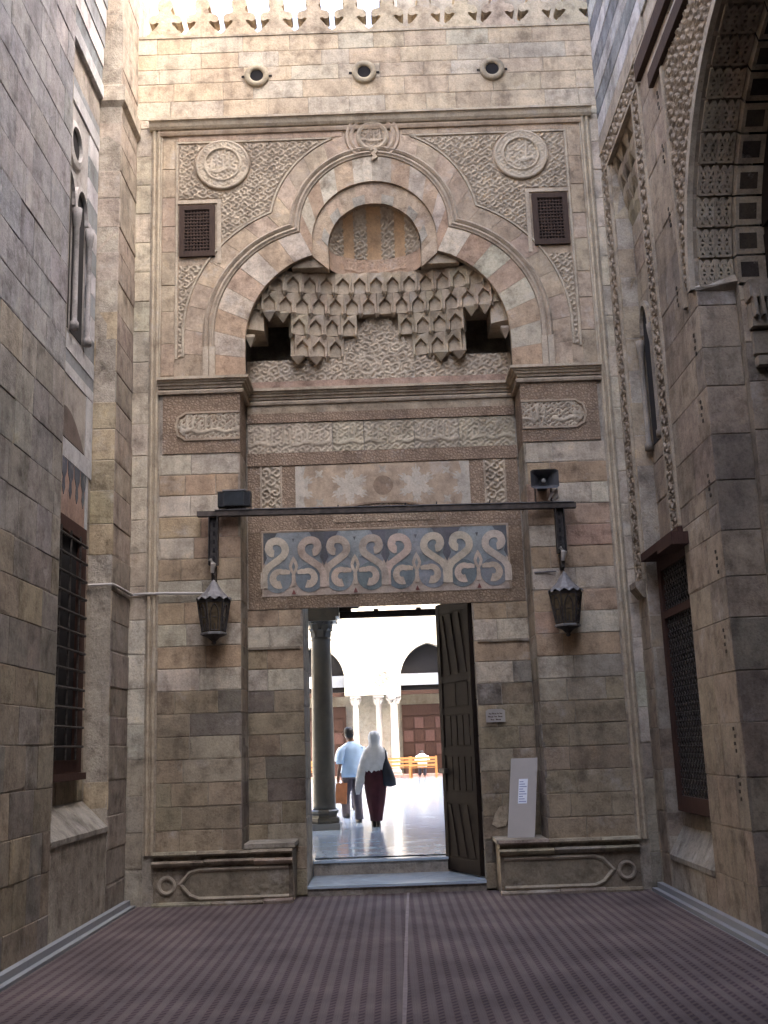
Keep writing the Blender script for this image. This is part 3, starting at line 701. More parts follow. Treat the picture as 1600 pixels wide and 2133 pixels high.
MB().prism([(-1.70, 5.72), (1.70, 5.72), (1.70, 5.84), (-1.70, 5.84)], -.05, .03).build('chiselled_band', 'chiselled', portal, (.34, .25, .185), FR)
MB().prism([(-1.70, 5.845), (1.70, 5.845), (1.70, 5.955), (-1.70, 5.955)], -.05, .02).build('plain_band', 'stone', portal, (.42, .34, .25), FR)
xs = [-1.70, -.62, -.22, .42, .98, 1.70]
for k in range(5):
    relief('script_band', FR, xs[k] + .006, xs[k + 1] - .006, 5.325, 5.71, lambda U, V: script(U, V, 5.33, 5.70, 40 + k), .019, 'carved', portal, jit((.48, .41, .32), .04), None, .012, .006)
MB().prism([(-1.70, 5.155), (1.70, 5.155), (1.70, 5.318), (-1.70, 5.318)], -.05, .028).build('chiselled_band', 'chiselled', portal, (.34, .25, .185), FR)
MB().prism([(-1.70, 4.30), (1.70, 4.30), (1.70, 5.15), (-1.70, 5.15)], -.05, .010).build('chiselled_ground', 'chiselled', portal, (.355, .265, .195), FR)
for s in (-1, 1):
    a, b_ = sorted((s * 1.28, s * 1.53))
    relief('side_panel', FR, a, b_, 4.58, 5.14, lambda U, V: scrolls(U, V, .125, 51 + s, .45), .024, 'carved', portal, (.47, .39, .30), None, .011, .014)
    MB().strip([(a, 5.145), (a, 4.56), (b_, 4.56), (b_, 5.145)], [(-.012, .01), (-.012, .034), (.012, .034), (.012, .01)]).build('panel_fillet', 'carved', portal, (.44, .36, .28), FR)
# joggled panel with pale inlaid stars
tp = MB().prism([(-1.10, 4.55), (1.09, 4.55), (1.09, 5.145), (-1.10, 5.145)], -.01, .016).build('joggled_panel', 'inlay', portal, (.47, .36, .26), FR)
def star(cx, cz, r, n=6, ph=0.0, cut=(1, 1)):
    pts = []
    for k in range(n):
        a = ph + 2 * math.pi * k / n
        for da, rr in ((-.36, .58), (-.22, .60), (-.27, .78), (-.14, .86), (-.10, .70), (0, 1.0), (.10, .70), (.14, .86), (.27, .78), (.22, .60), (.36, .58), (.52, .40)):
            pts.append((cx + r * rr * math.cos(a + da), cz + r * rr * math.sin(a + da)))
    return pts
for cx in (-.42, .42):
    MB().prism(star(cx, 4.86, .27, 6, R(90)), .014, .020).build('pale_star', 'inlay', tp, (.53, .465, .385), FR)
for cx in (-1.1, 1.09):
    q = [(max(-1.098, min(1.088, x)), max(4.56, min(5.14, z))) for x, z in star(cx, 4.86, .27, 6, R(90))]
    MB().prism(q, .014, .020).build('pale_star', 'inlay', tp, (.51, .45, .375), FR)
    e = 1 if cx > 0 else -1
    MB().prism([(cx, 4.56), (cx - e * .13, 4.56), (cx - e * .10, 4.70), (cx - e * .16, 4.86), (cx - e * .10, 5.0), (cx - e * .13, 5.14), (cx, 5.14)], .014, .0175).build('pale_edge', 'inlay', tp, (.50, .445, .375), FR)
MB().prism(arc(0, 4.86, .125, 0, 2 * math.pi, 16)[:-1], .014, .019).build('dark_disc', 'inlay', tp, (.30, .215, .15), FR)
for cx, cz in ((0, 5.07), (0, 4.66), (-.8, 5.03), (.8, 5.03), (-.8, 4.66), (.8, 4.66)):
    MB().prism(star(cx, cz, .075, 4, R(45)), .014, .019).build('small_star', 'inlay', tp, (.50, .44, .36), FR)
# flat relieving arch over the lintel
MB().strip([(x, 4.56 + .085 * (1 - (x / .66) ** 2)) for x in [(-.66 + .066 * i) for i in range(21)]], [(-.018, .01), (-.018, .035), (.006, .035), (.006, .01)]).build('relieving_arch', 'carved', portal, (.30, .22, .16), FR)
MB().prism([(-.64, 4.40), (.64, 4.40)] + [(x, 4.545 + .085 * (1 - (x / .66) ** 2)) for x in [(.64 - .064 * i) for i in range(21)]], .010, .018).build('relieving_tympanum', 'chiselled', portal, (.40, .31, .23), FR)

# lintel of inlaid scrollwork ---------------------------------------------------
FL = Frame((0, .55, 0), (1, 0, 0), (0, -1, 0))
MB().prism([(-1.70, 3.345), (1.70, 3.345), (1.70, 4.30), (-1.70, 4.30)], -.05, .006).build('lintel_ground', 'chiselled', portal, (.33, .245, .175), FL)
ln = MB().strip([(-1.53, 3.50), (-1.53, 4.315), (1.53, 4.315), (1.53, 3.50)], [(-.02, .0), (-.02, .02), (.0, .024), (.012, .0)]).build('lintel_frame', 'carved', portal, (.40, .31, .235), FL)
lp = MB().prism([(-1.52, 3.50), (1.52, 3.50), (1.52, 4.30), (-1.52, 4.30)], -.05, .012, True).build('lintel_panel', 'inlay', portal, (.46, .375, .31), FL)
BLUE = (.235, .26, .275); DARKB = (.115, .115, .125); MIDB = (.29, .315, .325); BEIGE = (.56, .46, .37)
def spiral(cx, cz, pts): return [(cx + r * math.cos(a), cz + r * math.sin(a)) for r, a in pts]
def ribbon(path, w0, w1, d, name, color):
    n = len(path); P = [Vector(p) for p in path]; L = []; Rr = []
    for i in range(n):
        t = (P[min(i + 1, n - 1)] - P[max(i - 1, 0)]).normalized(); q = Vector((-t.y, t.x))
        f = i / (n - 1); wd = (w0 + (w1 - w0) * f) / 2
        if i == 0: wd *= .75
        L.append(P[i] + q * wd); Rr.append(P[i] - q * wd)
    vs = []; fs = []
    for i in range(n): vs += [(L[i].x, L[i].y, d), (Rr[i].x, Rr[i].y, d), (L[i].x, L[i].y, d - .006), (Rr[i].x, Rr[i].y, d - .006)]
    for i in range(n - 1):
        a = 4 * i; b = a + 4; fs += [(a + 1, b + 1, b, a), (a, b, b + 2, a + 2), (b + 1, a + 1, a + 3, b + 3)]
    fs += [(0, 2, 3, 1), (4 * n - 4, 4 * n - 3, 4 * n - 1, 4 * n - 2)]
    return mk(name, vs, fs, 'inlay', lp, jit(color, .05), FL)
PW = 3.04 / 4
for k in range(4):
    c = -1.52 + PW * (k + .5)
    X = lambda t: c + t * PW / 2
    # upper field
    zz = 3.91
    MB().prism([(X(-1), 4.295), (X(-1), zz + .16), (X(-.92), zz - .02), (X(-.55), zz - .14), (X(0), zz - .16), (X(.55), zz - .14), (X(.92), zz - .02), (X(1), zz + .16), (X(1), 4.295)], .008, .0145).build('blue_field', 'inlay', lp, jit(BLUE, .05), FL)
    MB().prism([(X(-.5), 4.294), (X(-.42), 4.22), (X(-.3), 4.0), (X(0), 3.9), (X(.3), 4.0), (X(.42), 4.22), (X(.5), 4.294)], .010, .0175).build('pale_blue_tile', 'inlay', lp, jit(MIDB, .06), FL)
    for e in (-1, 1):
        # dark drop between the units
        MB().prism([(X(e), 4.293), (X(e * .52), 4.293), (X(e * .60), 4.24), (X(e * .95), 4.10), (X(e * .86), 3.98), (X(e * .985), 3.88), (X(e), 3.87)], .010, .0178).build('dark_drop', 'inlay', lp, jit(DARKB, .08), FL)
        # blue lower wheel
        wx, wz = X(e * .52), 3.715
        MB().prism(arc(wx, wz, .175, 0, 2 * math.pi, 28)[:-1], .010, .0182).build('blue_wheel', 'inlay', lp, jit((.19, .22, .24) if rng.random() < .6 else (.225, .245, .26), .07), FL)
        # beige comma inside the wheel
        th = [R(60) + R(230) * i / 16 for i in range(17)]
        pth = [(wx + e * -1 * (.02 + .085 * math.cos(a) * (1.05 - .25 * i / 16)), wz + .0 + .09 * math.sin(a) * (1.05 - .25 * i / 16)) for i, a in enumerate(th)]
        pth = [(X(e * .12), 3.79), (X(e * .26), 3.80)] + pth
        ribbon(pth, .06, .10, .0225 + (.0011 if e > 0 else 0), 'comma_scroll', BEIGE)
        # S scroll: curl above, neck sweeping out to the unit edge and down
        cx2, cz2 = X(e * .56), 4.075
        S2 = []
        for i in range(22):
            a = R(-60) + R(300) * i / 21; rr = .05 + .065 * min(1, i / 8)
            S2.append((cx2 + e * rr * math.cos(a) * 1.0, cz2 + rr * math.sin(a)))
        S2 += [(X(e * .47), 3.955), (X(e * .66), 3.905), (X(e * .84), 3.855), (X(e * .955), 3.78), (X(e * .965), 3.68), (X(e * .955), 3.60)]
        ribbon(S2, .10, .085, .0225 + (.0011 if e > 0 else 0), 'scroll', jit(BEIGE, .06))
    # bud
    MB().prism([(X(0), 3.995), (X(.10), 3.93), (X(.15), 3.87), (X(.12), 3.82), (X(.05), 3.77), (X(.06), 3.62), (X(-.06), 3.62), (X(-.05), 3.77), (X(-.12), 3.82), (X(-.15), 3.87), (X(-.10), 3.93)], .012, .024).build('bud', 'inlay', lp, jit(BEIGE, .05), FL)
    MB().prism([(X(0), 3.92), (X(.055), 3.86), (X(0), 3.80), (X(-.055), 3.86)], .02, .027).build('bud_eye', 'inlay', lp, BLUE, FL)
    MB().prism([(X(-.045), 4.215), (X(.045), 4.215), (X(0), 4.165)], .012, .0205).build('small_triangle', 'inlay', lp, DARKB, FL)
    MB().prism([(X(-.07), 3.52), (X(.07), 3.52), (X(0), 3.58)], .012, .0205).build('small_triangle', 'inlay', lp, (.20, .07, .06), FL)
# soffit and inner lintel of the doorway
MB().box((-DX, .60, DZ), (DX, .74, DZ + .012)).build('door_soffit', 'wood_dark', portal)
# ledges (eroded string at about 2.5 m)
for s in (-1, 1):
    a, b_ = sorted((s * 1.08, s * 1.70))
    MB().prism([(a, 2.855), (b_, 2.855), (b_, 2.885), (a, 2.885)], -.02, .026).build('worn_ledge', 'stone', portal, (.30, .25, .19), FR)

# open door leaf ---------------------------------------------------------------
hx, hy = 1.03, .64; ex, ey = .665, 1.52
dl = math.hypot(ex - hx, ey - hy); ux, uy = (ex - hx) / dl, (ey - hy) / dl
FD = Frame((hx, hy, 0), (ux, uy, 0), (uy * -1 if False else -uy * 1, ux, 0))
if FD.N.x > 0: FD = Frame((hx, hy, 0), (ux, uy, 0), (-FD.N.x, -FD.N.y, 0))
leaf = MB().prism([(0, .135), (dl, .135), (dl, 3.44), (0, 3.44)], -.03, .03, True).build('door', 'wood_dark', portal, None, FD)
for z0, z1 in ((.135, .30), (.95, 1.08), (1.52, 1.62), (2.02, 2.10), (2.42, 2.50), (3.30, 3.44)):
    MB().prism([(0.02, z0), (dl - .02, z0), (dl - .02, z1), (0.02, z1)], .03, .042).build('rail', 'wood_dark', leaf, None, FD)
for u0 in (.01, dl - .10):
    MB().prism([(u0, .14), (u0 + .09, .14), (u0 + .09, 3.43), (u0, 3.43)], .03, .046).build('stile', 'wood_dark', leaf, None, FD)
for z0, z1, kind in ((.32, .93, 'x'), (1.10, 1.50, 'v'), (1.64, 2.0, 'v'), (2.12, 2.40, 'h'), (2.52, 3.28, 'x')):
    if kind == 'v':
        for i in range(4):
            u = .13 + (dl - .26) * i / 4; w_ = (dl - .26) / 4 - .03
            MB().prism([(u, z0), (u + w_, z0), (u + w_, z1), (u, z1)], .03, .040).build('panel', 'wood_dark', leaf, None, FD)
    elif kind == 'h':
        for i in range(2):
            u = .13 + (dl - .26) * i / 2; w_ = (dl - .26) / 2 - .03
            MB().prism([(u, z0), (u + w_, z0), (u + w_, z1), (u, z1)], .03, .040).build('panel', 'wood_dark', leaf, None, FD)
    else:
        for i in range(3):
            u = .13 + (dl - .26) * i / 3
            MB().prism([(u, z0), (u + .09, z0), (u + .25, z1), (u + .16, z1)], .03, .042).build('panel', 'wood_dark', leaf, None, FD)
hb = MB()
hb.prism([(dl - .17, 1.30), (dl - .02, 1.30), (dl - .02, 1.36), (dl - .17, 1.36)], .04, .10)
hb.build('bolt', 'iron', leaf, None, FD)
# ------------------------------------------------------------------ left passage wall
LX, LB = -3.03, -3.30
WL = Frame((LX, 0, 0), (0, 1, 0), (1, 0, 0)); WLB = Frame((LB, 0, 0), (0, 1, 0), (1, 0, 0))
lw = thing('passage_wall', 'grey and ochre block wall with tall barred window recess and marble panels', 'wall', (-3.3, -2.5, 0))
LY0, LY1 = -2.75, -.82                      # recess limits along the passage
b = MB()
b.box((-4.4, -26, 0), (-3.042, LY0, 13.5)); b.box((-4.4, LY1, 0), (-3.042, 1.4, 13.5)); b.box((-4.4, LY0, 0), (-3.312, LY1, 13.5)); b.box((-3.312, LY0, 0), (-3.042, LY1, .90)); b.box((-3.312, LY0, 11.6), (-3.042, LY1, 13.5))
b.build('wall_core', 'mortar', lw)
CL = [0]; r2 = random.Random(3)
while CL[-1] < 14: CL.append(CL[-1] + r2.uniform(.31, .40))
def lcol(k, u, v):
    t = r2.random()
    if v < 3.3: c = (.28, .238, .185) if t < .4 else ((.25, .222, .195) if t < .78 else (.33, .278, .205))
    elif v < 5.2: c = (.30, .275, .25) if t < .6 else ((.27, .25, .24) if t < .85 else (.34, .305, .255))
    else: c = (.35, .335, .345) if t < .65 else ((.375, .355, .36) if t < .85 else (.325, .315, .335))  # upper stones have the sky's blue light put into their colour
    return jit(c, .05)
masonry(WL, [(-6.2, LY0, .0, 11.0)], CL, (.30, .62), lcol, lw, worn=.004, gap=.002, ch=.004)
masonry(WL, [(LY1, .0, .0, 11.8)], CL, (.7, .9), lambda k, u, v: jit((.31, .265, .23) if v < 4 else (.385, .325, .275), .06), lw, worn=.006)
fr = Frame((LB, LY1, 0), (1, 0, 0), (0, -1, 0))
masonry(fr, [(0, .27, 1.10, 11.8)], CL, (.3, .4), lambda k, u, v: jit((.42, .345, .24) if r2.random() < .7 else (.32, .29, .25), .06) if v < 6.6 else jit((.42, .36, .30), .04), lw, worn=.005)
MB().prism([(0, 1.1), (.27, 1.1), (.27, 11.8), (0, 11.8)], -.02, .003).build('recess_return', 'stone', lw, (.32, .29, .25), Frame((LB, LY0, 0), (1, 0, 0), (0, 1, 0)))
# sloping sill
mk('sloping_sill', [(LB, LY0 + .005, 1.20), (LX + .004, LY0 + .005, .93), (LX + .004, LY1 - .005, .93), (LB, LY1 - .005, 1.20), (LX + .004, LY0 + .005, .88), (LX + .004, LY1 - .005, .88)], [(0, 1, 2, 3), (1, 4, 5, 2)], 'stone', lw, (.31, .285, .25))
masonry(WLB, [(LY0, LY1, 1.2, 1.5)], [1.2, 1.5], (.4, .7), lambda k, u, v: jit((.30, .25, .19), .06), lw)
masonry(WLB, [(LY0, -2.50, 1.5, 4.70), (-1.06, LY1, 1.5, 4.70)], CL, (.3, .5), lambda k, u, v: jit((.36, .30, .24), .06), lw)
# wooden window with iron grille
wy0, wy1, wz0, wz1 = -2.49, -1.08, 1.5, 4.07
wn = MB()
for q in ([(wy0, wz0), (wy1, wz0), (wy1, wz0 + .13), (wy0, wz0 + .13)], [(wy0, wz1 - .14), (wy1, wz1 - .14), (wy1, wz1), (wy0, wz1)], [(wy0, wz0 + .13), (wy0 + .16, wz0 + .13), (wy0 + .16, wz1 - .14), (wy0, wz1 - .14)], [(wy1 - .16, wz0 + .13), (wy1, wz0 + .13), (wy1, wz1 - .14), (wy1 - .16, wz1 - .14)]): wn.prism(q, -.03, .05)
win = wn.build('window', 'wood_brown', lw, None, WLB)
MB().prism([(wy0 + .1, wz0 + .1), (wy1 - .1, wz0 + .1), (wy1 - .1, wz1 - .1), (wy0 + .1, wz1 - .1)], -.02, -.010).build('pane', 'dark', win, None, WLB)
for i in range(12):
    z = wz0 + .26 + i * .19
    MB().tube([WLB.p(wy0 + .12, z, .02), WLB.p(wy0 + .12, z, .10), WLB.p(wy1 - .14, z, .10), WLB.p(wy1 - .14, z, .02)], .014, 6).build('grille_bar', 'iron', win)
for i in range(3):
    y = wy0 + .33 + i * .34
    MB().tube([WLB.p(y, wz0 + .13, .10), WLB.p(y, wz1 - .15, .10)], .012, 6).build('grille_bar', 'iron', win)
MB().prism([(wy0 - .02, wz0 - .07), (wy1 + .02, wz0 - .07), (wy1 + .02, wz0 - .002), (wy0 - .02, wz0 - .002)], -.02, .10, True).build('sill', 'wood_brown', win, None, WLB)
# marble revetment above the window
def pn(name, y0, y1, z0, z1, d, c, mat='inlay', par=lw): return MB().prism([(y0, z0), (y1, z0), (y1, z1), (y0, z1)], -.02, d).build(name, mat, par, c, WLB)
WH = (.50, .50, .53); GB = (.25, .265, .29)
pn('marble_lintel', -2.5, -1.07, 4.075, 4.695, .012, (.36, .25, .21))
for i in range(6):
    y = -2.42 + i * .235
    MB().prism([(y, 4.69), (y + .20, 4.69), (y + .19, 4.56), (y + .13, 4.48), (y + .15, 4.38), (y + .10, 4.30), (y + .05, 4.38), (y + .07, 4.48), (y + .01, 4.56)], .01, .017).build('dark_drop', 'inlay', lw, jit((.085, .095, .12), .08), WLB)
pn('white_band', -2.74, -.835, 4.70, 4.90, .016, WH)
pn('white_band', -1.05, -.95, 3.55, 4.695, .014, WH)
pn('grey_panel', -2.55, -1.10, 4.905, 5.60, .008, (.36, .33, .31))
for y0, y1 in ((-2.74, -2.55), (-1.10, -.84)): pn('white_band', y0, y1, 4.905, 5.60, .014, WH)
MB().prism([(-2.5, 4.91), (-1.15, 4.91)] + [(-1.15 - 1.35 * t / 12, 4.91 + .34 * math.sin(math.pi * t / 12)) for t in range(1, 12)], .0, .018).build('relieving_lunette', 'inlay', lw, (.15, .12, .11), WLB)
pn('white_band', -2.74, -.835, 5.605, 5.73, .016, WH)
pn('grey_band', -2.74, -.835, 5.735, 5.87, .012, GB)
pn('white_band', -2.74, -.835, 5.875, 6.06, .018, WH)
# twin arched lights under an oculus
tw = pn('upper_window', -2.36, -1.24, 6.065, 8.78, .0, (.43, .41, .41))
for y0, y1 in ((-2.74, -2.36), (-1.24, -.835)):
    for k in range(10): pn('marble_quoin', y0 + .004, y1 - .004, 6.07 + k * .27, 6.07 + (k + 1) * .27 - .006, .012, jit(WH if k % 2 else GB, .05))
for c in (-2.05, -1.55):
    q = [(c - .21, 6.12), (c + .21, 6.12), (c + .21, 7.55)] + [(c + .21 * math.cos(a), 7.55 + .30 * math.sin(a)) for a in [math.pi * i / 12 for i in range(1, 12)]] + [(c - .21, 7.55)]
    MB().prism(q, .0, .006).build('light_opening', 'dark', tw, None, WLB)
    MB().strip(q[2:], [(-.05, .0), (-.05, .04), (0, .05), (.0, .0)]).build('light_rim', 'inlay', tw, (.46, .44, .44), WLB)
for c in (-1.80, -1.30):
    p = WLB.p(c, 6.12, .06)
    MB().lathe(p, [(.05, 0), (.05, .07), (.03, .10), (.028, 1.18), (.036, 1.20), (.05, 1.30), (.055, 1.40)], 10).build('colonnette', 'carved', tw, (.30, .285, .29), None, True)
MB().prism(arc(-1.80, 8.30, .19, 0, 2 * math.pi, 24)[:-1], .0, .006).build('oculus_opening', 'dark', tw, None, WLB)
MB().strip(arc(-1.80, 8.30, .19, 0, 2 * math.pi, 24)[:-1], [(-.07, .0), (-.07, .03), (0, .045), (.0, .0)], True).build('oculus_rim', 'inlay', tw, (.50, .48, .48), WLB)
pn('white_band', -2.74, -.835, 8.80, 8.98, .018, WH); pn('grey_band', -2.74, -.835, 8.985, 9.10, .012, GB)
pn('plain_course', -2.74, -.835, 9.105, 9.48, .01, (.38, .34, .31), 'stone')
pn('ledge', -2.74, -.835, 9.485, 9.66, .06, WH, 'stone')
for k in range(8): pn('ablaq_course', -2.74, -.835, 9.665 + k * .27, 9.93 + k * .27, .03 + .012 * k, jit(WH if k % 2 else GB, .05), 'stone')
# ledge running round the pilaster
mk('pilaster_ledge', [(LB, LY1 - .05, 9.46), (LX + .05, LY1 - .05, 9.46), (LX + .05, -.01, 9.46), (LX, -.01, 9.40), (LX, LY1, 9.40), (LB, LY1, 9.40), (LB, LY1 - .05, 9.66), (LX + .05, LY1 - .05, 9.66), (LX + .05, -.01, 9.66), (LX, -.01, 9.70), (LX, LY1, 9.70), (LB, LY1, 9.70)],
   [(0, 1, 7, 6), (1, 2, 8, 7), (5, 4, 1, 0), (4, 3, 2, 1), (6, 7, 10, 11), (7, 8, 9, 10)], 'stone', lw, (.47, .41, .34))

# ------------------------------------------------------------------ right passage wall
RX0, RB = 2.95, 3.15
WR = Frame((RX0, 0, 0), (0, 1, 0), (-1, 0, 0)); WRB = Frame((RB, 0, 0), (0, 1, 0), (-1, 0, 0))
rw = thing('passage_wall', 'brown stone wall with carved leaf bands, latticed window and deep arched portal', 'wall', (3.3, -2.5, 0))
RY0, RY1, JY = -1.75, -.45, -3.30           # recess limits, jamb of the big arch
AC, AZ, AR = -5.30, 5.68, 2.0               # arch centre along the wall, springing, radius
b = MB()
b.box((2.962, RY1, 0), (4.6, 1.4, 17.6)); b.box((2.962, JY + .03, 0), (4.6, -2.12, 17.6)); b.box((2.962, -2.12, 3.68), (4.6, RY0, 17.6)); b.box((RB + .012, -2.12, 0), (4.6, RY0, 3.68)); b.box((2.962, -2.12, 0), (RB + .012, RY0, .36)); b.box((RB + .012, RY0, 0), (4.6, RY1, 17.6)); b.box((2.962, RY0, 0), (RB + .012, RY1, .36)); b.box((2.962, RY0, 8.95), (RB + .012, RY1, 17.6))
b.box((2.962, -7.3, 8.6), (4.6, JY + .03, 17.6)); b.box((2.962, -26, 0), (4.6, -7.33, 17.6)); b.box((3.62, -7.3, 0), (4.6, JY, 8.6))
b.build('wall_core', 'mortar', rw)
r3 = random.Random(5)
CR = [0]
while CR[-1] < 17: CR.append(CR[-1] + r3.uniform(.36, .46))
def rcol(k, u, v):
    t = r3.random(); c = (.315, .255, .20) if t < .55 else ((.27, .225, .185) if t < .8 else (.36, .295, .23))
    return jit(c, .045)
masonry(WR, [(-.06, .0, .0, 9.2), (RY1, -.40, .0, 3.45)], CR, (.3, .5), lambda k, u, v: jit((.43, .37, .29) if v > 3 else (.34, .29, .235), .05), rw)
masonry(WR, [(JY, -2.12, .0, 3.66), (-2.12, RY0, .0, .36), (JY + .0, -2.06, 3.66, 8.60)], CR, (.45, .8), rcol, rw, gap=.002, ch=.004)
masonry(WR, [(-.40, -.06, .0, 3.40)], CR, (.3, .5), rcol, rw)
# far return of the recess faces the camera; near return faces away
fr = Frame((RX0, RY1, 0), (1, 0, 0), (0, -1, 0))
masonry(fr, [(0, .20, .6, 8.9)], CR, (.3, .4), lambda k, u, v: jit((.40, .325, .24) if v > 3.4 else (.33, .275, .22), .05), rw)
fr = Frame((RX0, RY0, 0), (1, 0, 0), (0, 1, 0))
masonry(fr, [(0, .20, 3.7, 8.9)], CR, (.3, .4), rcol, rw)
fr = Frame((RX0, -2.12, 0), (1, 0, 0), (0, 1, 0))
masonry(fr, [(0, .20, .4, 3.66)], CR, (.3, .4), rcol, rw)
# striped courses above
for k in range(9):
    z = 9.24 + k * .275
    masonry(WR, [(-6.6, .0, z, z + .27)], [z, z + .27], (.7, 1.2), lambda kk, u, v, k=k: jit((.47, .46, .45) if k % 2 == 0 else (.22, .225, .24), .06), rw, d=.01)
# carved leaf bands framing the recess
LEAF = (.34, .28, .22)
def leafband(y0, y1, z0, z1, seed): 
    o = relief('leaf_band', WR, y0, y1, z0, z1, lambda U, V: scrolls(U, V, .15, seed, .5), .05, 'carved', rw, LEAF, None, .013, -.025); return o
leafband(-.36, -.08, 3.42, 8.62, 61); leafband(-2.04, -1.79, 3.70, 8.62, 62); leafband(-2.04, -.08, 8.64, 8.94, 63)
for y in (-.385, -.055, -1.765, -2.065):
    z0 = 3.42 if y > -1 else 3.70; MB().prism([(y - .022, z0), (y + .022, z0), (y + .022, 8.64), (y - .022, 8.64)], -.03, .025).build('band_fillet', 'carved', rw, (.37, .31, .24), WR)
for z, y0 in ((8.955, -2.08), (8.625, -2.04)): MB().prism([(y0, z), (-.03, z), (-.03, z + .035), (y0, z + .035)], -.03, .026).build('band_fillet', 'carved', rw, (.37, .31, .24), WR)
MB().prism([(-2.4, 8.995), (.0, 8.995), (.0, 9.235), (-2.4, 9.235)], -.03, .012).build('plain_course', 'stone', rw, (.35, .30, .245), WR)
# small stepped corbel at the foot of the far band
mk('band_corbel', [(RX0, -.08, 3.40), (RX0, -.40, 3.40), (RX0 - .11, -.40, 3.40), (RX0 - .11, -.08, 3.40), (RX0, -.10, 3.22), (RX0, -.38, 3.22), (RX0 - .03, -.38, 3.22), (RX0 - .03, -.10, 3.22), (RX0 - .11, -.40, 3.33), (RX0 - .11, -.08, 3.33)], [(0, 1, 2, 3), (3, 2, 8, 9), (9, 8, 6, 7), (7, 6, 5, 4), (2, 1, 5, 6, 8), (0, 3, 9, 7, 4)], 'stone', rw, (.30, .25, .20))
# stalactite head of the recess
for t in range(4):
    z0 = 7.75 + t * .24; dpt = .03 + t * .045; n = 5 - (t % 2)
    for i in range(n):
        wd = (RY1 - RY0 - .04) / n; y = RY0 + .02 + wd * (i + .5); xx = RB - dpt; hw = wd / 2
        vs = [(xx, y - hw, z0 + .10), (xx, y, z0 + .16), (xx, y + hw, z0 + .10), (xx, y + hw, z0 + .25), (xx, y - hw, z0 + .25), (RB + .02, y - hw, z0 - .06), (RB + .02, y + hw, z0 - .06), (xx + .05, y - hw * .96, z0 - .05), (xx + .05, y + hw * .96, z0 - .05), (RB + .02, y - hw, z0 + .25), (RB + .02, y + hw, z0 + .25)]
        fs = [(0, 1, 2, 3, 4), (0, 7, 1), (1, 8, 2), (7, 5, 1), (1, 6, 8), (1, 5, 6), (0, 4, 9, 5, 7), (2, 8, 6, 10, 3), (5, 9, 10, 6)]
        mk('stalactite_cell', vs, fs, 'carved', rw, jit((.27, .22, .165), .08))
masonry(WRB, [(RY0, RY1, 6.75, 7.75), (RY0, RY1, 3.72, 4.75)], CR, (.5, .8), rcol, rw)
# slender twin-arched window
sw = MB().prism([(RY0, 4.75), (RY1, 4.75), (RY1, 6.75), (RY0, 6.75)], -.02, .0).build('upper_window', 'stone', rw, (.34, .285, .225), WRB)
for c in (-1.42, -.74):
    q = [(c - .17, 4.95), (c + .17, 4.95), (c + .17, 6.30)] + [(c + .17 * math.cos(a), 6.30 + .30 * math.sin(a)) for a in [math.pi * i / 12 for i in range(1, 12)]] + [(c - .17, 6.30)]
    MB().prism(q, .0, .006).build('light_opening', 'dark', sw, None, WRB)
    MB().strip(q[2:], [(-.05, .0), (-.05, .04), (0, .05), (0, 0)]).build('light_rim', 'stone', sw, (.36, .31, .25), WRB)
for c in (-1.08, -.53):
    p = WRB.p(c, 4.90, .05); MB().lathe(p, [(.05, 0), (.05, .08), (.034, .1), (.032, 1.12), (.05, 1.26), (.055, 1.34)], 10).build('colonnette', 'carved', sw, (.26, .225, .19), None, True)
# lower window: frame, lattice, wooden head
WRW = Frame((3.09, 0, 0), (0, 1, 0), (-1, 0, 0))
wy0, wy1, wz0, wz1 = -2.08, -.62, .88, 3.60
wn = MB()
for q in ([(wy0, wz0), (wy1, wz0), (wy1, wz0 + .16), (wy0, wz0 + .16)], [(wy0, wz1 - .15), (wy1, wz1 - .15), (wy1, wz1), (wy0, wz1)], [(wy0, wz0 + .16), (wy0 + .13, wz0 + .16), (wy0 + .13, wz1 - .15), (wy0, wz1 - .15)], [(wy1 - .13, wz0 + .16), (wy1, wz0 + .16), (wy1, wz1 - .15), (wy1 - .13, wz1 - .15)]): wn.prism(q, -.15, .05)
win = wn.build('window', 'wood_brown', rw, None, WRW)
MB().prism([(wy0 + .1, wz0 + .1), (wy1 - .1, wz0 + .1), (wy1 - .1, wz1 - .1), (wy0 + .1, wz1 - .1)], -.02, -.012).build('pane', 'glass_dark', win, None, WRW)
MB().prism([(wy0 + .1, 2.92), (wy1 - .1, 2.92), (wy1 - .1, 3.0), (wy0 + .1, 3.0)], -.01, .05).build('transom', 'wood_brown', win, None, WRW)
lt = MB(); W_ = wy1 - wy0 - .26; H_ = wz1 - wz0 - .31
for i in range(-36, 22):
    for sg in (1, -1):
        a0 = i * .105
        pts = []
        for t in range(2):
            pass
        u0, u1 = 0, W_; v0 = a0 if sg > 0 else a0 + W_; v1 = a0 + W_ if sg > 0 else a0
        if max(v0, v1) < 0 or min(v0, v1) > H_: continue
        P0 = Vector((u0, v0)); P1 = Vector((u1, v1)); D_ = P1 - P0
        ts = [0, 1]
        for lim in (0, H_):
            if D_.y: 
                t = (lim - P0.y) / D_.y
                if 0 < t < 1: ts.append(t)
        ts = sorted(ts); segs = [(ts[k], ts[k + 1]) for k in range(len(ts) - 1) if 0 <= P0.y + D_.y * (ts[k] + ts[k + 1]) / 2 <= H_]
        for t0, t1 in segs:
            A = P0 + D_ * t0; B = P0 + D_ * t1
            lt.tube([WRW.p(wy0 + .13 + A.x, wz0 + .16 + A.y, .02), WRW.p(wy0 + .13 + B.x, wz0 + .16 + B.y, .02)], .008, 4)
for i in range(28):
    z = wz0 + .16 + .0 + i * (H_ / 28); lt.tube([WRW.p(wy0 + .13, z, .02), WRW.p(wy1 - .13, z, .02)], .006, 4)
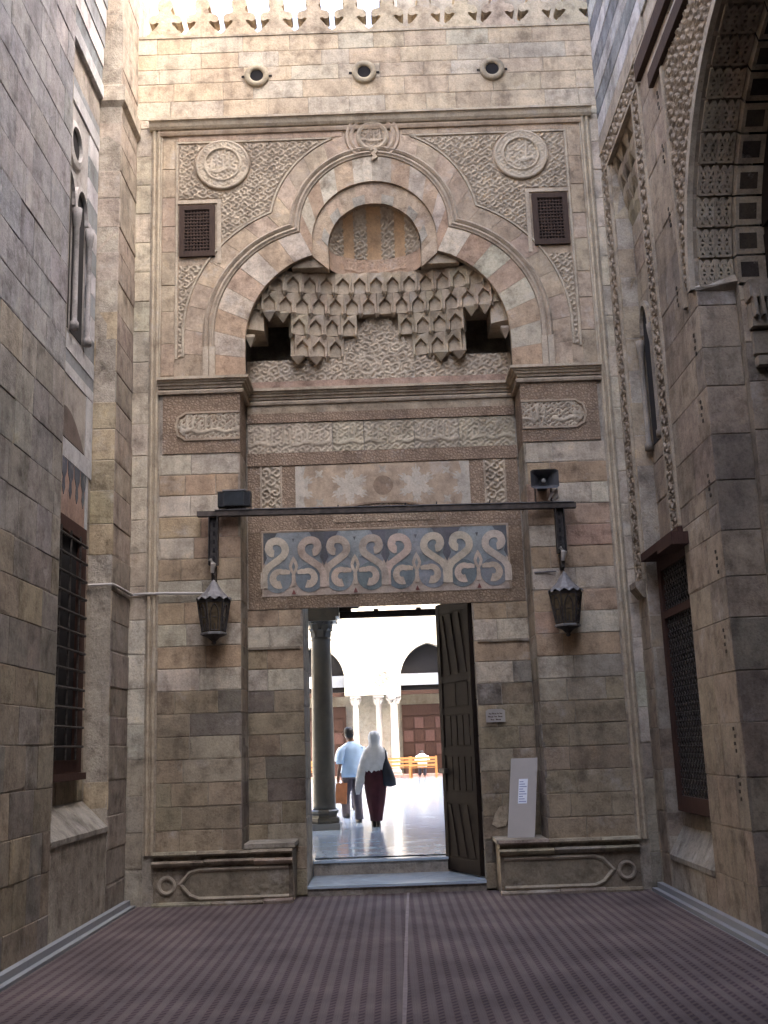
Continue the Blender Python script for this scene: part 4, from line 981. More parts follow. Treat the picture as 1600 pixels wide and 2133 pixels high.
lo_ = lt.build('lattice', 'iron', win); lo_['kind'] = 'stuff'
MB().box((2.90, -2.10, 3.60), (3.26, -.50, 3.69)).build('window_hood', 'wood_brown', rw)
MB().box((2.78, -2.30, 3.48), (2.955, -1.72, 3.60)).build('hood_bracket', 'wood_brown', rw)
masonry(Frame((3.12, 0, 0), (0, 1, 0), (-1, 0, 0)), [(wy1, RY1, .5, 3.6), (-2.11, wy1, .5, .88)], CR, (.3, .5), rcol, rw)
mk('sloping_sill', [(RB, -2.11, .76), (RX0 - .004, -2.11, .42), (RX0 - .004, RY1 - .005, .42), (RB, RY1 - .005, .76), (RX0 - .004, -2.11, .37), (RX0 - .004, RY1 - .005, .37)], [(3, 2, 1, 0), (2, 5, 4, 1)], 'stone', rw, (.29, .265, .235))
# dark brown string courses over the big arch
for z0, z1, y1 in ((8.64, 8.84, -2.10), (8.24, 8.40, -2.58)):
    MB().prism([(-8.0, z0), (y1, z0), (y1, z1), (-8.0, z1)], -.03, .05).build('dark_string', 'wood_grey', rw, None, WR)
    MB().prism([(-8.0, z1 + .004), (y1 + .02, z1 + .004), (y1 + .02, z1 + .07), (-8.0, z1 + .07)], -.03, .035).build('string_fillet', 'carved', rw, (.38, .32, .26), WR)
# wall over the big arch, carved border following the curve
poly = [(JY + .0, AZ)] + arc(AC, AZ, AR, 0, math.pi / 2, 20)[1:] + [(AC, 8.22), (JY + .0, 8.22)]
arcpl = MB().prism(poly, -.06, -.004).build('arch_wall', 'stone', rw, (.32, .26, .205), WR)
poly2 = [(2 * AC - y, z) for y, z in poly]; MB().prism(poly2, -.06, -.004).build('arch_wall', 'stone', rw, (.30, .25, .20), WR)
relief('arch_leaf_border', WR, -4.95, -2.962, 5.75, 8.20, lambda U, V: scrolls(U, V, .13, 71, .5), .045, 'carved', rw, LEAF, lambda U, V: (np.hypot(U - AC, V - AZ) > AR + .10) & (U < -3.02) & (np.hypot(U - AC, V - AZ) < AR + 1.3), .014, -.02)
MB().strip(arc(AC, AZ, AR + .05, 0, R(95), 30), [(-.045, .0), (-.045, .05), (.045, .05), (.05, .0)]).build('arch_roll', 'carved', rw, (.36, .31, .25), WR)
MB().strip([(-2.99, 5.62), (-2.99, 8.2)], [(-.03, .0), (-.03, .035), (.03, .035), (.03, .0)]).build('band_fillet', 'carved', rw, (.37, .31, .24), WR)
# jamb of the big arch (faces the camera), carved corner stops
FJ = Frame((RX0, JY, 0), (1, 0, 0), (0, -1, 0))
masonry(FJ, [(0, .36, .0, AZ - .02)], CR, (.36, .4), rcol, rw)
masonry(Frame((RX0 + .36, JY - .10, 0), (1, 0, 0), (0, -1, 0)), [(0, .29, .0, AZ - .02)], CR, (.29, .3), rcol, rw)
mk('jamb_step', [(RX0 + .36, JY, 0), (RX0 + .36, JY - .1, 0), (RX0 + .36, JY - .1, AZ), (RX0 + .36, JY, AZ)], [(0, 1, 2, 3)], 'stone', rw, (.28, .235, .19))
for z in (1.1, 1.5, 2.35, 3.05, 3.75, 4.45, 5.1, 5.75, 6.6, 7.3, 7.9):
    for e, yy in ((0, .0),):
        mb = MB(); y = -3.12 if z < 5.5 else -2.72 - .0
        for q in range(4): mb.box((RX0 - .009, y - .02 + .022 * (q % 2) + r3.uniform(-.006, .006), z + q * .062), (RX0 + .012, y + .008 + .022 * (q % 2), z + .03 + q * .062))
        mb.build('corner_stop', 'carved', rw, (.075, .06, .05))
# intrados: pairs of pierced star coffers, then an inner order of dark and pale blocks
def intr(x, th, r=0.0): return (x, AC + (AR - r) * math.cos(th), AZ + (AR - r) * math.sin(th))
n = 11
for k in range(n):
    t0 = R(90) * k / n; t1 = R(90) * (k + 1) / n; tm = (t0 + t1) / 2
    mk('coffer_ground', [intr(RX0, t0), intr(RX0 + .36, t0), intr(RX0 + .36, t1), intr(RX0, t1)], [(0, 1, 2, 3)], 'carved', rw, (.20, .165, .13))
    for q in range(2):
        x0 = RX0 + .045 + q * .155; x1 = x0 + .14; mb = MB()
        def bar(a, bb, wd=.011, hgt=.03):
            (xa, ta), (xb, tb) = a, bb
            A = Vector(intr(xa, ta)); B = Vector(intr(xb, tb)); A2 = Vector(intr(xa, ta, hgt)); B2 = Vector(intr(xb, tb, hgt))
            D_ = (B - A).normalized(); Nn = (A2 - A).normalized(); sd = D_.cross(Nn) * wd
            mb.add([A + sd, A - sd, A2 - sd, A2 + sd, B + sd, B - sd, B2 - sd, B2 + sd], [(0, 1, 2, 3), (7, 6, 5, 4), (3, 2, 6, 7), (0, 3, 7, 4), (2, 1, 5, 6)])
        e = (t1 - t0) * .06; a0, a1 = t0 + e, t1 - e; xm = (x0 + x1) / 2
        for a, bb in (((x0, a0), (x1, a1)), ((x0, a1), (x1, a0)), ((xm, a0), (xm, a1)), ((x0, tm), (x1, tm)), ((x0, a0), (x1, a0)), ((x0, a0), (x0, a1)), ((x1, a0), (x1, a1)), ((xm, a0), (x0, tm)), ((x0, tm), (xm, a1)), ((xm, a1), (x1, tm)), ((x1, tm), (xm, a0))): bar(a, bb)
        mb.build('star_coffer', 'carved', rw, jit((.33, .275, .215), .05))
    t1b = t1 - R(.6)
    for (ta, tb, cc) in ((t0, (t0 + t1) / 2, (.34, .28, .215)), ((t0 + t1) / 2, t1b, (.34, .28, .215))): pass
    P_ = [intr(RX0 + .36, t0, .0), intr(RX0 + .36, t1b, .0), intr(RX0 + .36, t1b, .12), intr(RX0 + .36, t0, .12), intr(RX0 + .62, t0, .12), intr(RX0 + .62, t1b, .12)]
    vo_ = mk('inner_voussoir', P_, [(0, 3, 2, 1), (3, 4, 5, 2)], 'stone', rw, jit((.32, .265, .205), .05))
    ta, tb = t0 + (t1 - t0) * .18, t0 + (t1 - t0) * .72
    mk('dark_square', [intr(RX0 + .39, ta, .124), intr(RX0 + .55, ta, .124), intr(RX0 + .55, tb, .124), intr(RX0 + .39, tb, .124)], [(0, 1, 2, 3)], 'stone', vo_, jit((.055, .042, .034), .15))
mk('springing_ledge', [(RX0 - .01, JY - .0, AZ - .02), (RX0 + .36, JY, AZ - .02), (RX0 + .36, JY - .09, AZ + .03), (RX0 - .01, JY - .012, AZ + .01), (RX0 + .36, JY - .02, AZ + .14), (RX0 + .0, JY - .0, AZ + .03)], [(0, 1, 2, 3), (3, 2, 4, 5)], 'carved', rw, (.33, .275, .22))
# stalactite bracket below the inner order
bk = MB(); bx0, bx1 = RX0 + .40, RX0 + .60
for i, (z, h, o) in enumerate(((5.48, .18, .16), (5.22, .24, .11), (4.98, .22, .06), (4.86, .10, .10))):
    bk.box((bx0 + .01 * i, JY - .10 - o, z), (bx1 - .01 * i, JY - .10, z + h - .015))
for i in range(3): bk.box((bx0 + .02 + i * .065, JY - .285, 5.30), (bx0 + .045 + i * .065, JY - .19, 5.56))
bk.build('stalactite_bracket', 'carved', rw, (.27, .225, .18))
# deep inner doorway, dark wood and stone
idr = MB().box((RX0 + .62, -7.25, 0), (RX0 + .66, JY - .10, 8.4)).build('inner_door', 'wood_dark', rw)
for i in range(6):
    for j in range(9): MB().box((RX0 + .595, -7.15 + i * .62, .15 + j * .86), (RX0 + .62, -6.61 + i * .62, .93 + j * .86)).build('door_panel', 'wood_dark', idr)
# carved block low on the jamb
bb = MB(); bb.box((RX0 + .30, JY - .17, .30), (RX0 + .62, JY - .02, .80)); bb.box((RX0 + .26, JY - .20, .80), (RX0 + .64, JY - .02, .90)); bb.box((RX0 + .26, JY - .20, .18), (RX0 + .64, JY - .02, .30))
bb.build('jamb_pedestal', 'chiselled', rw, (.22, .185, .15))

# unseen wall added behind the viewer to hold back light from the rear
rearw = mk('added_rear_wall', [(-4.4, -22, 0), (4.6, -22, 0), (4.6, -22, 11), (-4.4, -22, 11), (-4.4, -22.6, 0), (4.6, -22.6, 0), (4.6, -22.6, 11), (-4.4, -22.6, 11)], [(3, 2, 1, 0), (4, 5, 6, 7), (3, 7, 6, 2), (0, 4, 7, 3), (1, 2, 6, 5)], 'rough_wall')
tag(rearw, 'unseen plain wall added behind the viewer to cut low light', 'wall')

rf = thing('shade_roof', 'unseen timber roof added behind the viewer to darken the lower passage', 'roof', (0, -15, 7.4))  # made-up roof, keeps sky light off the lower facade
MB().box((-3.04, -21.9, 7.5), (2.96, -9.2, 7.7)).build('shade_roof_deck', 'wood_grey', rf)
for k in range(9): MB().box((-3.04, -21.5 + k * 1.5, 7.25), (2.96, -21.3 + k * 1.5, 7.5)).build('shade_roof_joist', 'wood_grey', rf)
# ------------------------------------------------------------------ carpet, kerbs, steps
def carpet_mat():
    m, n, l, b = mat_base('striped_carpet')
    g = N(n, 'ShaderNodeNewGeometry'); sx = N(n, 'ShaderNodeSeparateXYZ'); l.new(g.outputs['Position'], sx.inputs[0])
    def math_(op, a, bv=None):
        m_ = N(n, 'ShaderNodeMath', operation=op)
        for i, v in ((0, a), (1, bv)):
            if v is None: continue
            if isinstance(v, (int, float)): m_.inputs[i].default_value = v
            else: l.new(v, m_.inputs[i])
        return m_.outputs[0]
    x = sx.outputs[0]; y = sx.outputs[1]
    P = .100
    fx = math_('FRACT', math_('DIVIDE', math_('ADD', x, 50), P)); row = math_('FLOOR', math_('DIVIDE', math_('ADD', x, 50), P))
    fy = math_('FRACT', math_('ADD', math_('DIVIDE', math_('ADD', y, 50), .080), math_('MULTIPLY', row, .5)))
    dx = math_('ABSOLUTE', math_('SUBTRACT', fx, .5)); dy = math_('ABSOLUTE', math_('SUBTRACT', fy, .5))
    # zig-zag motif: a leaning lozenge with a notch
    lz = math_('ADD', math_('MULTIPLY', math_('ABSOLUTE', math_('SUBTRACT', math_('SUBTRACT', fx, .5), math_('MULTIPLY', math_('SUBTRACT', fy, .5), .35))), 2.6), math_('MULTIPLY', dy, 1.0))
    mot = math_('LESS_THAN', lz, .52)
    st = math_('LESS_THAN', math_('ABSOLUTE', math_('SUBTRACT', fx, .5)), .24)
    ed = math_('LESS_THAN', math_('ABSOLUTE', math_('SUBTRACT', dx, .42)), .035)
    no = N(n, 'ShaderNodeTexNoise'); no.inputs['Scale'].default_value = 1.3; no.inputs['Detail'].default_value = 5; l.new(g.outputs['Position'], no.inputs['Vector'])
    fu = N(n, 'ShaderNodeTexNoise'); fu.inputs['Scale'].default_value = 260; fu.inputs['Detail'].default_value = 3; l.new(g.outputs['Position'], fu.inputs['Vector'])
    c = mixc(n, l, 'MIX', st, (.130, .104, .098), (.112, .085, .079))
    c = mixc(n, l, 'MIX', ed, c, (.138, .112, .104))
    c = mixc(n, l, 'MIX', mot, c, (.066, .047, .054))
    r = ramp(n, [(.3, (.74, .74, .75)), (.5, (1, 1, 1)), (.7, (1.30, 1.29, 1.26))]); l.new(no.outputs['Fac'], r.inputs[0]); c = mixc(n, l, 'MULTIPLY', 1, c, r.outputs[0])
    r = ramp(n, [(.3, (.7, .7, .7)), (.7, (1.25, 1.25, 1.25))]); l.new(fu.outputs['Fac'], r.inputs[0]); c = mixc(n, l, 'MULTIPLY', 1, c, r.outputs[0])
    l.new(c, b.inputs['Base Color']); b.inputs['Roughness'].default_value = .95; b.inputs['Specular IOR Level'].default_value = .1
    du = N(n, 'ShaderNodeTexNoise'); du.inputs['Scale'].default_value = 7; du.inputs['Detail'].default_value = 9; du.inputs['Roughness'].default_value = .8; l.new(g.outputs['Position'], du.inputs['Vector'])
    rd = ramp(n, [(.55, (0, 0, 0)), (.75, (.5, .5, .5))]); l.new(du.outputs['Fac'], rd.inputs[0]); c = mixc(n, l, 'MIX', rd.outputs[0], c, (.17, .15, .14)); l.new(c, b.inputs['Base Color'])
    bp = N(n, 'ShaderNodeBump'); bp.inputs['Strength'].default_value = .6; bp.inputs['Distance'].default_value = .004; l.new(fu.outputs['Fac'], bp.inputs['Height']); l.new(bp.outputs[0], b.inputs['Normal'])
    return m
M['carpet'] = carpet_mat()
M['tape'] = plain_mat('carpet_seam_tape', (.20, .16, .15), rough=.9, var=.2, scale=20)
def carpet(x0a, x0b, x1a, x1b, label):
    """one strip: straight-sided, a little wavy in height, 12 mm thick"""
    ny, nx = 60, 8; vs = []; fs = []
    Y0, Y1 = -21.5, .40
    for j in range(ny + 1):
        t = j / ny; y = Y0 + (Y1 - Y0) * t
        xa = x0a + (x0b - x0a) * t; xb = x1a + (x1b - x1a) * t
        for i in range(nx + 1): vs.append((xa + (xb - xa) * i / nx, y, .002 + .004 * (1 + math.sin(y * 1.7 + i * 1.3) * math.sin(y * .6 + i * .7)) ))
    for j in range(ny):
        for i in range(nx):
            a = j * (nx + 1) + i; fs.append((a, a + 1, a + nx + 2, a + nx + 1))
    o = mk('carpet', vs, fs, 'carpet', None, None, None, True); return tag(o, label, 'carpet', 'carpet strips laid along the passage')
carpet(-2.90, -2.90, -.30, .115, 'striped maroon carpet strip between the seam and the barred window wall')
carpet(-.282, .133, 2.72, 2.80, 'striped maroon carpet strip between the seam and the arched portal wall')
vs = []; fs = []
for j in range(61):
    t = j / 60; y = -21.5 + 21.9 * t; xc = -.291 + .416 * t + .003 * math.sin(y * .9); hw_ = .014 + .002 * math.sin(y * 3.7)
    vs += [(xc - hw_, y, .0135), (xc + hw_, y, .0135)]
    if j: fs.append((2 * j - 2, 2 * j - 1, 2 * j + 1, 2 * j))
sm = mk('carpet_seam', vs, fs, 'tape')
tag(sm, 'thin pale tape covering the seam between the two carpet strips', 'tape')
def kerb(x0, x1, s, label):
    t = thing('marble_kerb', label, 'kerb', ((x0 + x1) / 2, -3, 0), 'marble kerbs at the foot of the walls')
    y = -21.0
    while y < .0:
        e = min(y + 1.35, -.02)
        MB().box((x0, y, -.01), (x1, e - .006, .085)).build('kerb_stone', 'kerb', t)
        xi = x1 + .004 if s < 0 else x0 - .004
        MB().box((xi, y, -.01), (xi + s * -1 * .055, e - .006, .03)).build('kerb_stone', 'kerb', t)
        y = e + (.0 if e < -.05 else 1)
    return t
kerb(-3.025, -2.965, -1, 'narrow grey marble kerb under the barred window wall'); kerb(2.885, 2.945, 1, 'narrow grey marble kerb under the arched portal wall')
steps = thing('doorway_steps', 'two pale marble steps filling the open doorway', 'steps', (0, .9, 0))
MB().box((-DX + .012, .42, -.01), (DX - .012, 1.449, .085)).build('riser', 'stone', steps, (.30, .265, .235))
MB().box((-DX + .011, .395, .085), (DX - .011, 1.449, .115)).build('tread', 'marble', steps)
MB().box((-DX + .012, 1.452, -.01), (DX - .012, 1.62, .26)).build('riser', 'stone', steps, (.30, .265, .235))
MB().box((-DX + .011, 1.43, .26), (DX - .011, 1.80, .289)).build('tread', 'marble', steps)

# ------------------------------------------------------------------ stone benches either side of the door
def bench(s, label):
    t = thing('stone_bench', label, 'bench', (s * 1.95, .1, 0), 'stone benches flanking the door')
    x0, x1 = sorted((s * 1.15, s * 2.72)); yf = -.06
    C = (.25, .21, .165)
    MB().box((x0 + .01, yf + .03, 0), (x1 - .002, .02, .55)).box((min(s * 1.15, s * 1.714) + .01, .02, 0), (max(s * 1.15, s * 1.714) - .01, .54, .545)).build('bench_body', 'stone', t, C)
    # plinth and upper rolls, broken into lengths with chipped ends
    def roll(name, z, prof, y0=yf):
        a = x0
        while a < x1 - .01:
            e = min(x1, a + rng.uniform(.38, .7)); e = x1 if x1 - e < .2 else e
            m = len(prof); k = rng.uniform(-.006, .006); vs = []
            for xx in (a, e - .006):
                for d, h in prof: vs.append((xx, y0 - d + rng.uniform(-.005, .005), z + h + k))
            fs = [(i, m + i, m + i + 1, i + 1) for i in range(m - 1)] + [tuple(range(m)), tuple(reversed(range(m, 2 * m)))]
            mk(name, vs, fs, 'stone', t, jit((.30, .255, .20), .12)); a = e
    roll('seat_edge', .535, [(-.06, 0), (.02, .0), (.035, .02), (.02, .045), (-.06, .05)])
    roll('upper_roll', .425, [(-.04, 0), (.0, .0), (.03, .02), (.045, .045), (.03, .065), (-.04, .07)])
    roll('base_roll', .0, [(-.04, 0), (.03, .0), (.035, .03), (.015, .05), (-.04, .055)])
    # seat slab in the recess
    a, b_ = sorted((s * 1.13, s * 1.70)); MB().box((a, -.05, .592 if s < 0 else .548), (b_, .54, .64 if s < 0 else .588)).build('seat_slab', 'stone', t, (.34, .305, .255))
    # cartouche panel: ridge with a pointed outer end, knot ring beyond it
    FB_ = Frame((0, yf + .03, 0), (1, 0, 0), (0, -1, 0))
    q = [(s * 1.20, .385), (s * 2.20, .385), (s * 2.30, .355), (s * 2.36, .29), (s * 2.41, .235), (s * 2.36, .18), (s * 2.30, .115), (s * 2.20, .075), (s * 1.20, .075), ]
    MB().strip(q, [(-.022, -.01), (-.022, .015), (0, .03), (.022, .015), (.022, -.01)]).build('cartouche_ridge', 'carved', t, (.40, .35, .28), FB_)
    MB().strip(arc(s * 2.56, .225, .085, 0, 2 * math.pi, 22)[:-1], [(-.022, -.01), (-.02, .02), (0, .03), (.02, .02), (.022, -.01)], True).build('knot_ring', 'carved', t, (.38, .33, .27), FB_)
    relief('weathered_panel', FB_, min(s * 1.2, s * 2.3), max(s * 1.2, s * 2.3), .08, .38, lambda U, V: scrolls(U, V, .16, 81, .5) * hsh(np.floor(U / .2), np.floor(V / .2), 3), .012, 'carved', t, (.27, .23, .175), None, .02, .001)
    return t
bench(-1, 'worn stone bench with nothing on it, on the barred window side of the door')
bench(1, 'worn stone bench carrying the leaning grey board')

# ------------------------------------------------------------------ beam with lanterns, floodlight, loudspeaker
beam = thing('steel_beam', 'long dark steel channel fixed across the portal above the lintel', 'beam', (0, -.1, 4.3))
FBm = -.14
bt = MB(); bt.add([(-2.21, FBm - .045, 4.385), (2.27, FBm - .045, 4.335), (2.27, FBm + .045, 4.335), (-2.21, FBm + .045, 4.385), (-2.21, FBm - .045, 4.445), (2.27, FBm - .045, 4.395), (2.27, FBm + .045, 4.395), (-2.21, FBm + .045, 4.445)],
    [(3, 2, 1, 0), (4, 5, 6, 7), (0, 1, 5, 4), (2, 3, 7, 6), (1, 2, 6, 5), (3, 0, 4, 7)]); bt.build('channel', 'steel', beam)
MB().add([(-2.0, FBm - .06, 4.448), (2.25, FBm - .06, 4.40), (2.25, FBm + .06, 4.40), (-2.0, FBm + .06, 4.448), (-2.0, FBm - .06, 4.456), (2.25, FBm - .06, 4.408), (2.25, FBm + .06, 4.408), (-2.0, FBm + .06, 4.456)], [(3, 2, 1, 0), (4, 5, 6, 7), (0, 1, 5, 4), (2, 3, 7, 6), (1, 2, 6, 5), (3, 0, 4, 7)]).build('top_plate', 'zinc', beam)
for x in (-1.3, -.55, .25, .62, 1.25): MB().tube([(x, FBm, 4.42), (x + .01, FBm, 4.47)], .008, 6).build('bolt', 'iron', beam)
for x in (-2.02, 2.07):
    zt = 4.38 if x < 0 else 4.34
    br = MB().box((x - .055, FBm - .05, 3.80), (x - .045, FBm + .05, zt)).box((x + .045, FBm - .05, 3.80), (x + .055, FBm + .05, zt)).box((x - .045, FBm + .035, 3.80), (x + .045, FBm + .045, zt)).build('bracket', 'iron', beam)
    MB().box((x - .02, FBm - .03, 3.62), (x + .02, .0, 3.80)).build('bracket_arm', 'iron', br)
    for i in range(5): MB().box((x - .012, FBm + .028, 3.86 + i * .10), (x + .012, FBm + .034, 3.91 + i * .10)).build('slot', 'dark', br)
    MB().tube([(x - .03, FBm - .06, 3.86), (x + .01, FBm - .075, 3.80), (x - .005, FBm - .06, 3.70)], [.022, .034, .02], 8).build('insulator', 'white_marble', br)
def lantern(x, dz, label, rot):
    y = FBm - .10; z = 0
    t = thing('hanging_lantern', label, 'lantern', (x, y, 2.86 + dz), 'lanterns hung either side of the doorway')
    c = (x, y, dz)
    # scalloped roof
    n = 12; vs = []; fs = []
    ringz = [(.0, 3.62), (.035, 3.58), (.10, 3.48), (.175, 3.405)]
    for r_, zz in ringz:
        for i in range(n): a = 2 * math.pi * i / n + rot; vs.append((x + r_ * math.cos(a), y + r_ * math.sin(a), zz + dz))
    for k in range(len(ringz) - 1):
        for i in range(n): j = (i + 1) % n; fs.append((k * n + i, k * n + j, (k + 1) * n + j, (k + 1) * n + i))
    base = len(vs)
    for i in range(2 * n):
        a = 2 * math.pi * i / (2 * n) + rot; o = .205; zz = 3.36 if i % 2 == 0 else 3.395
        vs.append((x + o * math.cos(a), y + o * math.sin(a), zz + dz))
    k = (len(ringz) - 1) * n
    for i in range(n):
        j = (i + 1) % n; fs += [(k + i, base + 2 * i, base + 2 * i + 1), (k + i, base + 2 * i + 1, k + j), (k + j, base + 2 * i + 1, base + (2 * i + 2) % (2 * n))]
    roof = mk('lantern_roof', vs, fs, 'zinc', t)
    MB().lathe(c, [(.19, 3.335), (.195, 3.365), (.175, 3.39)], 6, rot).build('top_rim', 'iron', t)
    MB().lathe(c, [(.150, 2.97), (.152, 2.99), (.135, 3.0)], 6, rot).build('bottom_rim', 'zinc', t)
    def hexp(a, f, zz): r_ = .125 + (zz - 2.99) / (3.345 - 2.99) * .055; return (x + r_ * math.cos(a), y + r_ * math.sin(a), zz + dz)
    for i in range(6):
        a0 = rot + 2 * math.pi * i / 6; a1 = a0 + math.pi / 3
        A, B, C_, D_ = [Vector(p) for p in (hexp(a0, 0, 2.99), hexp(a1, 0, 2.99), hexp(a1, 0, 3.345), hexp(a0, 0, 3.345))]
        P = lambda u, v: (A * (1 - u) + B * u) * (1 - v) + (D_ * (1 - u) + C_ * u) * v
        nn = (B - A).cross(D_ - A).normalized(); 
        if nn.dot(Vector((math.cos(a0 + .5), math.sin(a0 + .5), 0))) < 0: nn = -nn
        g = mk('glass_pane', [P(0, 0), P(1, 0), P(1, 1), P(0, 1)], [(0, 1, 2, 3)], 'glass_amber', t)
        fm = MB()
        def barp(p, q, r_=.007): fm.tube([P(*p) + nn * .004, P(*q) + nn * .004], r_, 5)
        barp((0, 0), (0, 1), .010); barp((.2, .08), (.2, .62)); barp((.8, .08), (.8, .62)); barp((.2, .62), (.32, .82)); barp((.32, .82), (.5, .92)); barp((.8, .62), (.68, .82)); barp((.68, .82), (.5, .92)); barp((.2, .08), (.8, .08)); barp((.36, .5), (.64, .5)); barp((.5, .08), (.5, .3))
        fm.build('pane_tracery', 'iron', g)
    MB().lathe(c, [(.012, 2.86), (.03, 2.875), (.022, 2.895), (.07, 2.94), (.13, 2.965), (.14, 2.972)], 12).build('finial', 'iron', t, None, None, True)
    MB().tube([(x, y, 3.60 + dz), (x, y, 3.66 + dz), (x, FBm - .03, 3.68 + dz), (x, FBm, 3.76)], .012, 6).build('hook', 'iron', t)
    return t
lantern(-2.0, 0.0, 'hexagonal iron and glass lantern hanging beneath the floodlight end of the beam', R(12))
lantern(2.06, -.045, 'hexagonal iron and glass lantern hanging beneath the loudspeaker end of the beam', R(2))
fl = thing('floodlight', 'black box floodlight with side fins standing on the steel beam', 'floodlight', (-1.765, FBm, 4.46))
MB().box((-1.885, FBm - .09, 4.485), (-1.645, FBm + .07, 4.665)).build('housing', 'black', fl)
for s in (-1, 1):
    f_ = MB()
    for i in range(5): f_.box((-1.765 + s * (.122 + i * .016), FBm - .085, 4.48), (-1.765 + s * (.128 + i * .016), FBm + .06, 4.67))
    f_.box((-1.765 + s * .12, FBm - .06, 4.50), (-1.765 + s * .19, FBm + .04, 4.65)); f_.build('cooling_fins', 'black', fl)
MB().box((-1.875, FBm - .098, 4.495), (-1.655, FBm - .092, 4.65)).build('front_glass', 'glass_dark', fl)
MB().box((-1.90, FBm - .10, 4.667), (-1.63, FBm + .08, 4.683)).build('top_cover', 'zinc', fl)
for x in (-1.85, -1.68): MB().tube([(x, FBm, 4.45), (x, FBm - .01, 4.49)], .014, 6).build('foot', 'iron', fl)
ls = thing('loudspeaker', 'grey square horn loudspeaker standing on the steel beam', 'loudspeaker', (1.88, FBm, 4.42))
def horn():
    cx, cz, yf = 1.895, 4.655, FBm - .20
    def sq(y, hw, hh, dz=0): return [(cx - hw, y, cz - hh + dz), (cx + hw, y, cz - hh + dz), (cx + hw, y, cz + hh + dz), (cx - hw, y, cz + hh + dz)]
    def rr(y, hw, hh, dz=0):
        k = .82; return [(cx - hw * k, y, cz - hh + dz), (cx + hw * k, y, cz - hh + dz), (cx + hw, y, cz - hh * k + dz), (cx + hw, y, cz + hh * k + dz), (cx + hw * k, y, cz + hh + dz), (cx - hw * k, y, cz + hh + dz), (cx - hw, y, cz + hh * k + dz), (cx - hw, y, cz - hh * k + dz)]
    rings = [rr(yf + .20, .055, .055), rr(yf + .15, .075, .065), rr(yf + .06, .12, .09), rr(yf, .165, .115), rr(yf + .006, .156, .106), rr(yf + .06, .108, .078), rr(yf + .16, .05, .045), rr(yf + .17, .015, .012)]
    vs = [p for r_ in rings for p in r_]; fs = []
    for k in range(len(rings) - 1):
        for i in range(8): j = (i + 1) % 8; fs.append((k * 8 + i, k * 8 + j, (k + 1) * 8 + j, (k + 1) * 8 + i))
    fs.append(tuple(range(len(vs) - 8, len(vs))))
    mk('horn', vs, fs, 'horn', ls)
    MB().lathe((cx, yf + .10, cz - .03), [(.0, 0), (.022, .01), (.028, .03), (.02, .05), (0, .06)], 10, 0, False).build('phase_plug', 'white_marble', ls, None, None, True)
    MB().lathe((cx, yf + .27, cz - .07), [(.06, 0), (.07, .03), (.07, .11), (.06, .14)], 14).build('driver', 'black', ls)
    MB().box((cx - .10, FBm - .05, 4.40), (cx + .10, FBm + .05, 4.415)).box((cx - .10, FBm - .03, 4.415), (cx - .088, FBm + .03, 4.60)).box((cx + .088, FBm - .03, 4.415), (cx + .10, FBm + .03, 4.60)).build('mounting_bracket', 'iron', ls)
    MB().tube([(cx + .05, FBm - .08, 4.42), (cx + .09, FBm - .09, 4.50), (cx + .15, FBm - .08, 4.56), (cx + .14, FBm - .06, 4.46), (cx + .10, FBm - .06, 4.42)], [.012, .02, .022, .03, .02], 8).build('cable_coil', 'white_marble', ls)
horn()
# cable from the barred window wall to the lantern
cb = MB().tube([(-3.28, -.86, 3.50), (-3.02, -.86, 3.505), (-3.00, -.6, 3.50), (-3.00, -.02, 3.50), (-2.9, -.03, 3.505), (-2.6, -.055, 3.50), (-2.3, -.04, 3.49), (-2.1, -.05, 3.485), (-2.04, -.10, 3.55)], .017, 6).build('cable', 'board')
tag(cb, 'grey cable clipped along the wall to the lantern', 'cable')
cb = MB().tube([(1.75, -.01, 3.60), (1.9, -.02, 3.605), (2.0, -.06, 3.60)], .011, 6).build('cable', 'zinc'); tag(cb, 'short cable stub beside the lantern under the loudspeaker', 'cable')
# leaning board with a paper notice
bd = thing('leaning_board', 'tall grey board leaning on the wall with a paper notice', 'board', (1.45, .1, .588))
Lb = Frame((1.43, .18, .588), (.999, 0, .0), (0, -.985, .17), (.12, .17, .975))
MB().prism([(-.155, 0), (.155, 0), (.155, .90), (-.155, .90)], 0, .016, True).build('board_panel', 'board', bd, None, Lb)
nt_ = MB().prism([(-.055, .38), (.05, .38), (.05, .66), (-.055, .66)], .016, .0185).build('paper_notice', 'paper', bd, None, Lb)
for i in range(9): MB().prism([(-.045, .40 + i * .028), (.04 - .02 * (i % 3), .40 + i * .028), (.04 - .02 * (i % 3), .408 + i * .028), (-.045, .408 + i * .028)], .0185, .0198).build('text_line', 'ink', nt_, None, Lb)
# small plaque
pq = thing('wall_plaque', 'small pale plaque with dark lettering beside the door', 'plaque', (1.25, .5, 1.9))
MB().prism([(1.135, 1.895), (1.365, 1.895), (1.365, 2.03), (1.33, 2.05), (1.17, 2.05), (1.135, 2.03)], .0, .022, True).build('plate', 'white_marble', pq, None, FR)
M['letter'] = plain_mat('dark_lettering', (.10, .07, .06), rough=.8, var=.1)
for z, xs_ in ((1.99, ((1.17, .03), (1.21, .05), (1.27, .02), (1.30, .03))), (1.955, ((1.16, .06), (1.235, .03), (1.28, .05))), (1.92, ((1.19, .04), (1.25, .06)))):
    for x, wd in xs_: MB().prism([(x, z), (x + wd, z - .004), (x + wd, z + .012), (x + wd * .6, z + .006), (x, z + .018)], .022, .0235).build('lettering', 'letter', pq, None, FR)
# plaster patch behind the board
pt = MB().prism([(1.14, .72), (1.20, .68), (1.30, .70), (1.34, .80), (1.33, .93), (1.24, .92), (1.18, .84)], .0, .014).build('plaster_patch', 'stone', portal, (.50, .42, .31), FR)
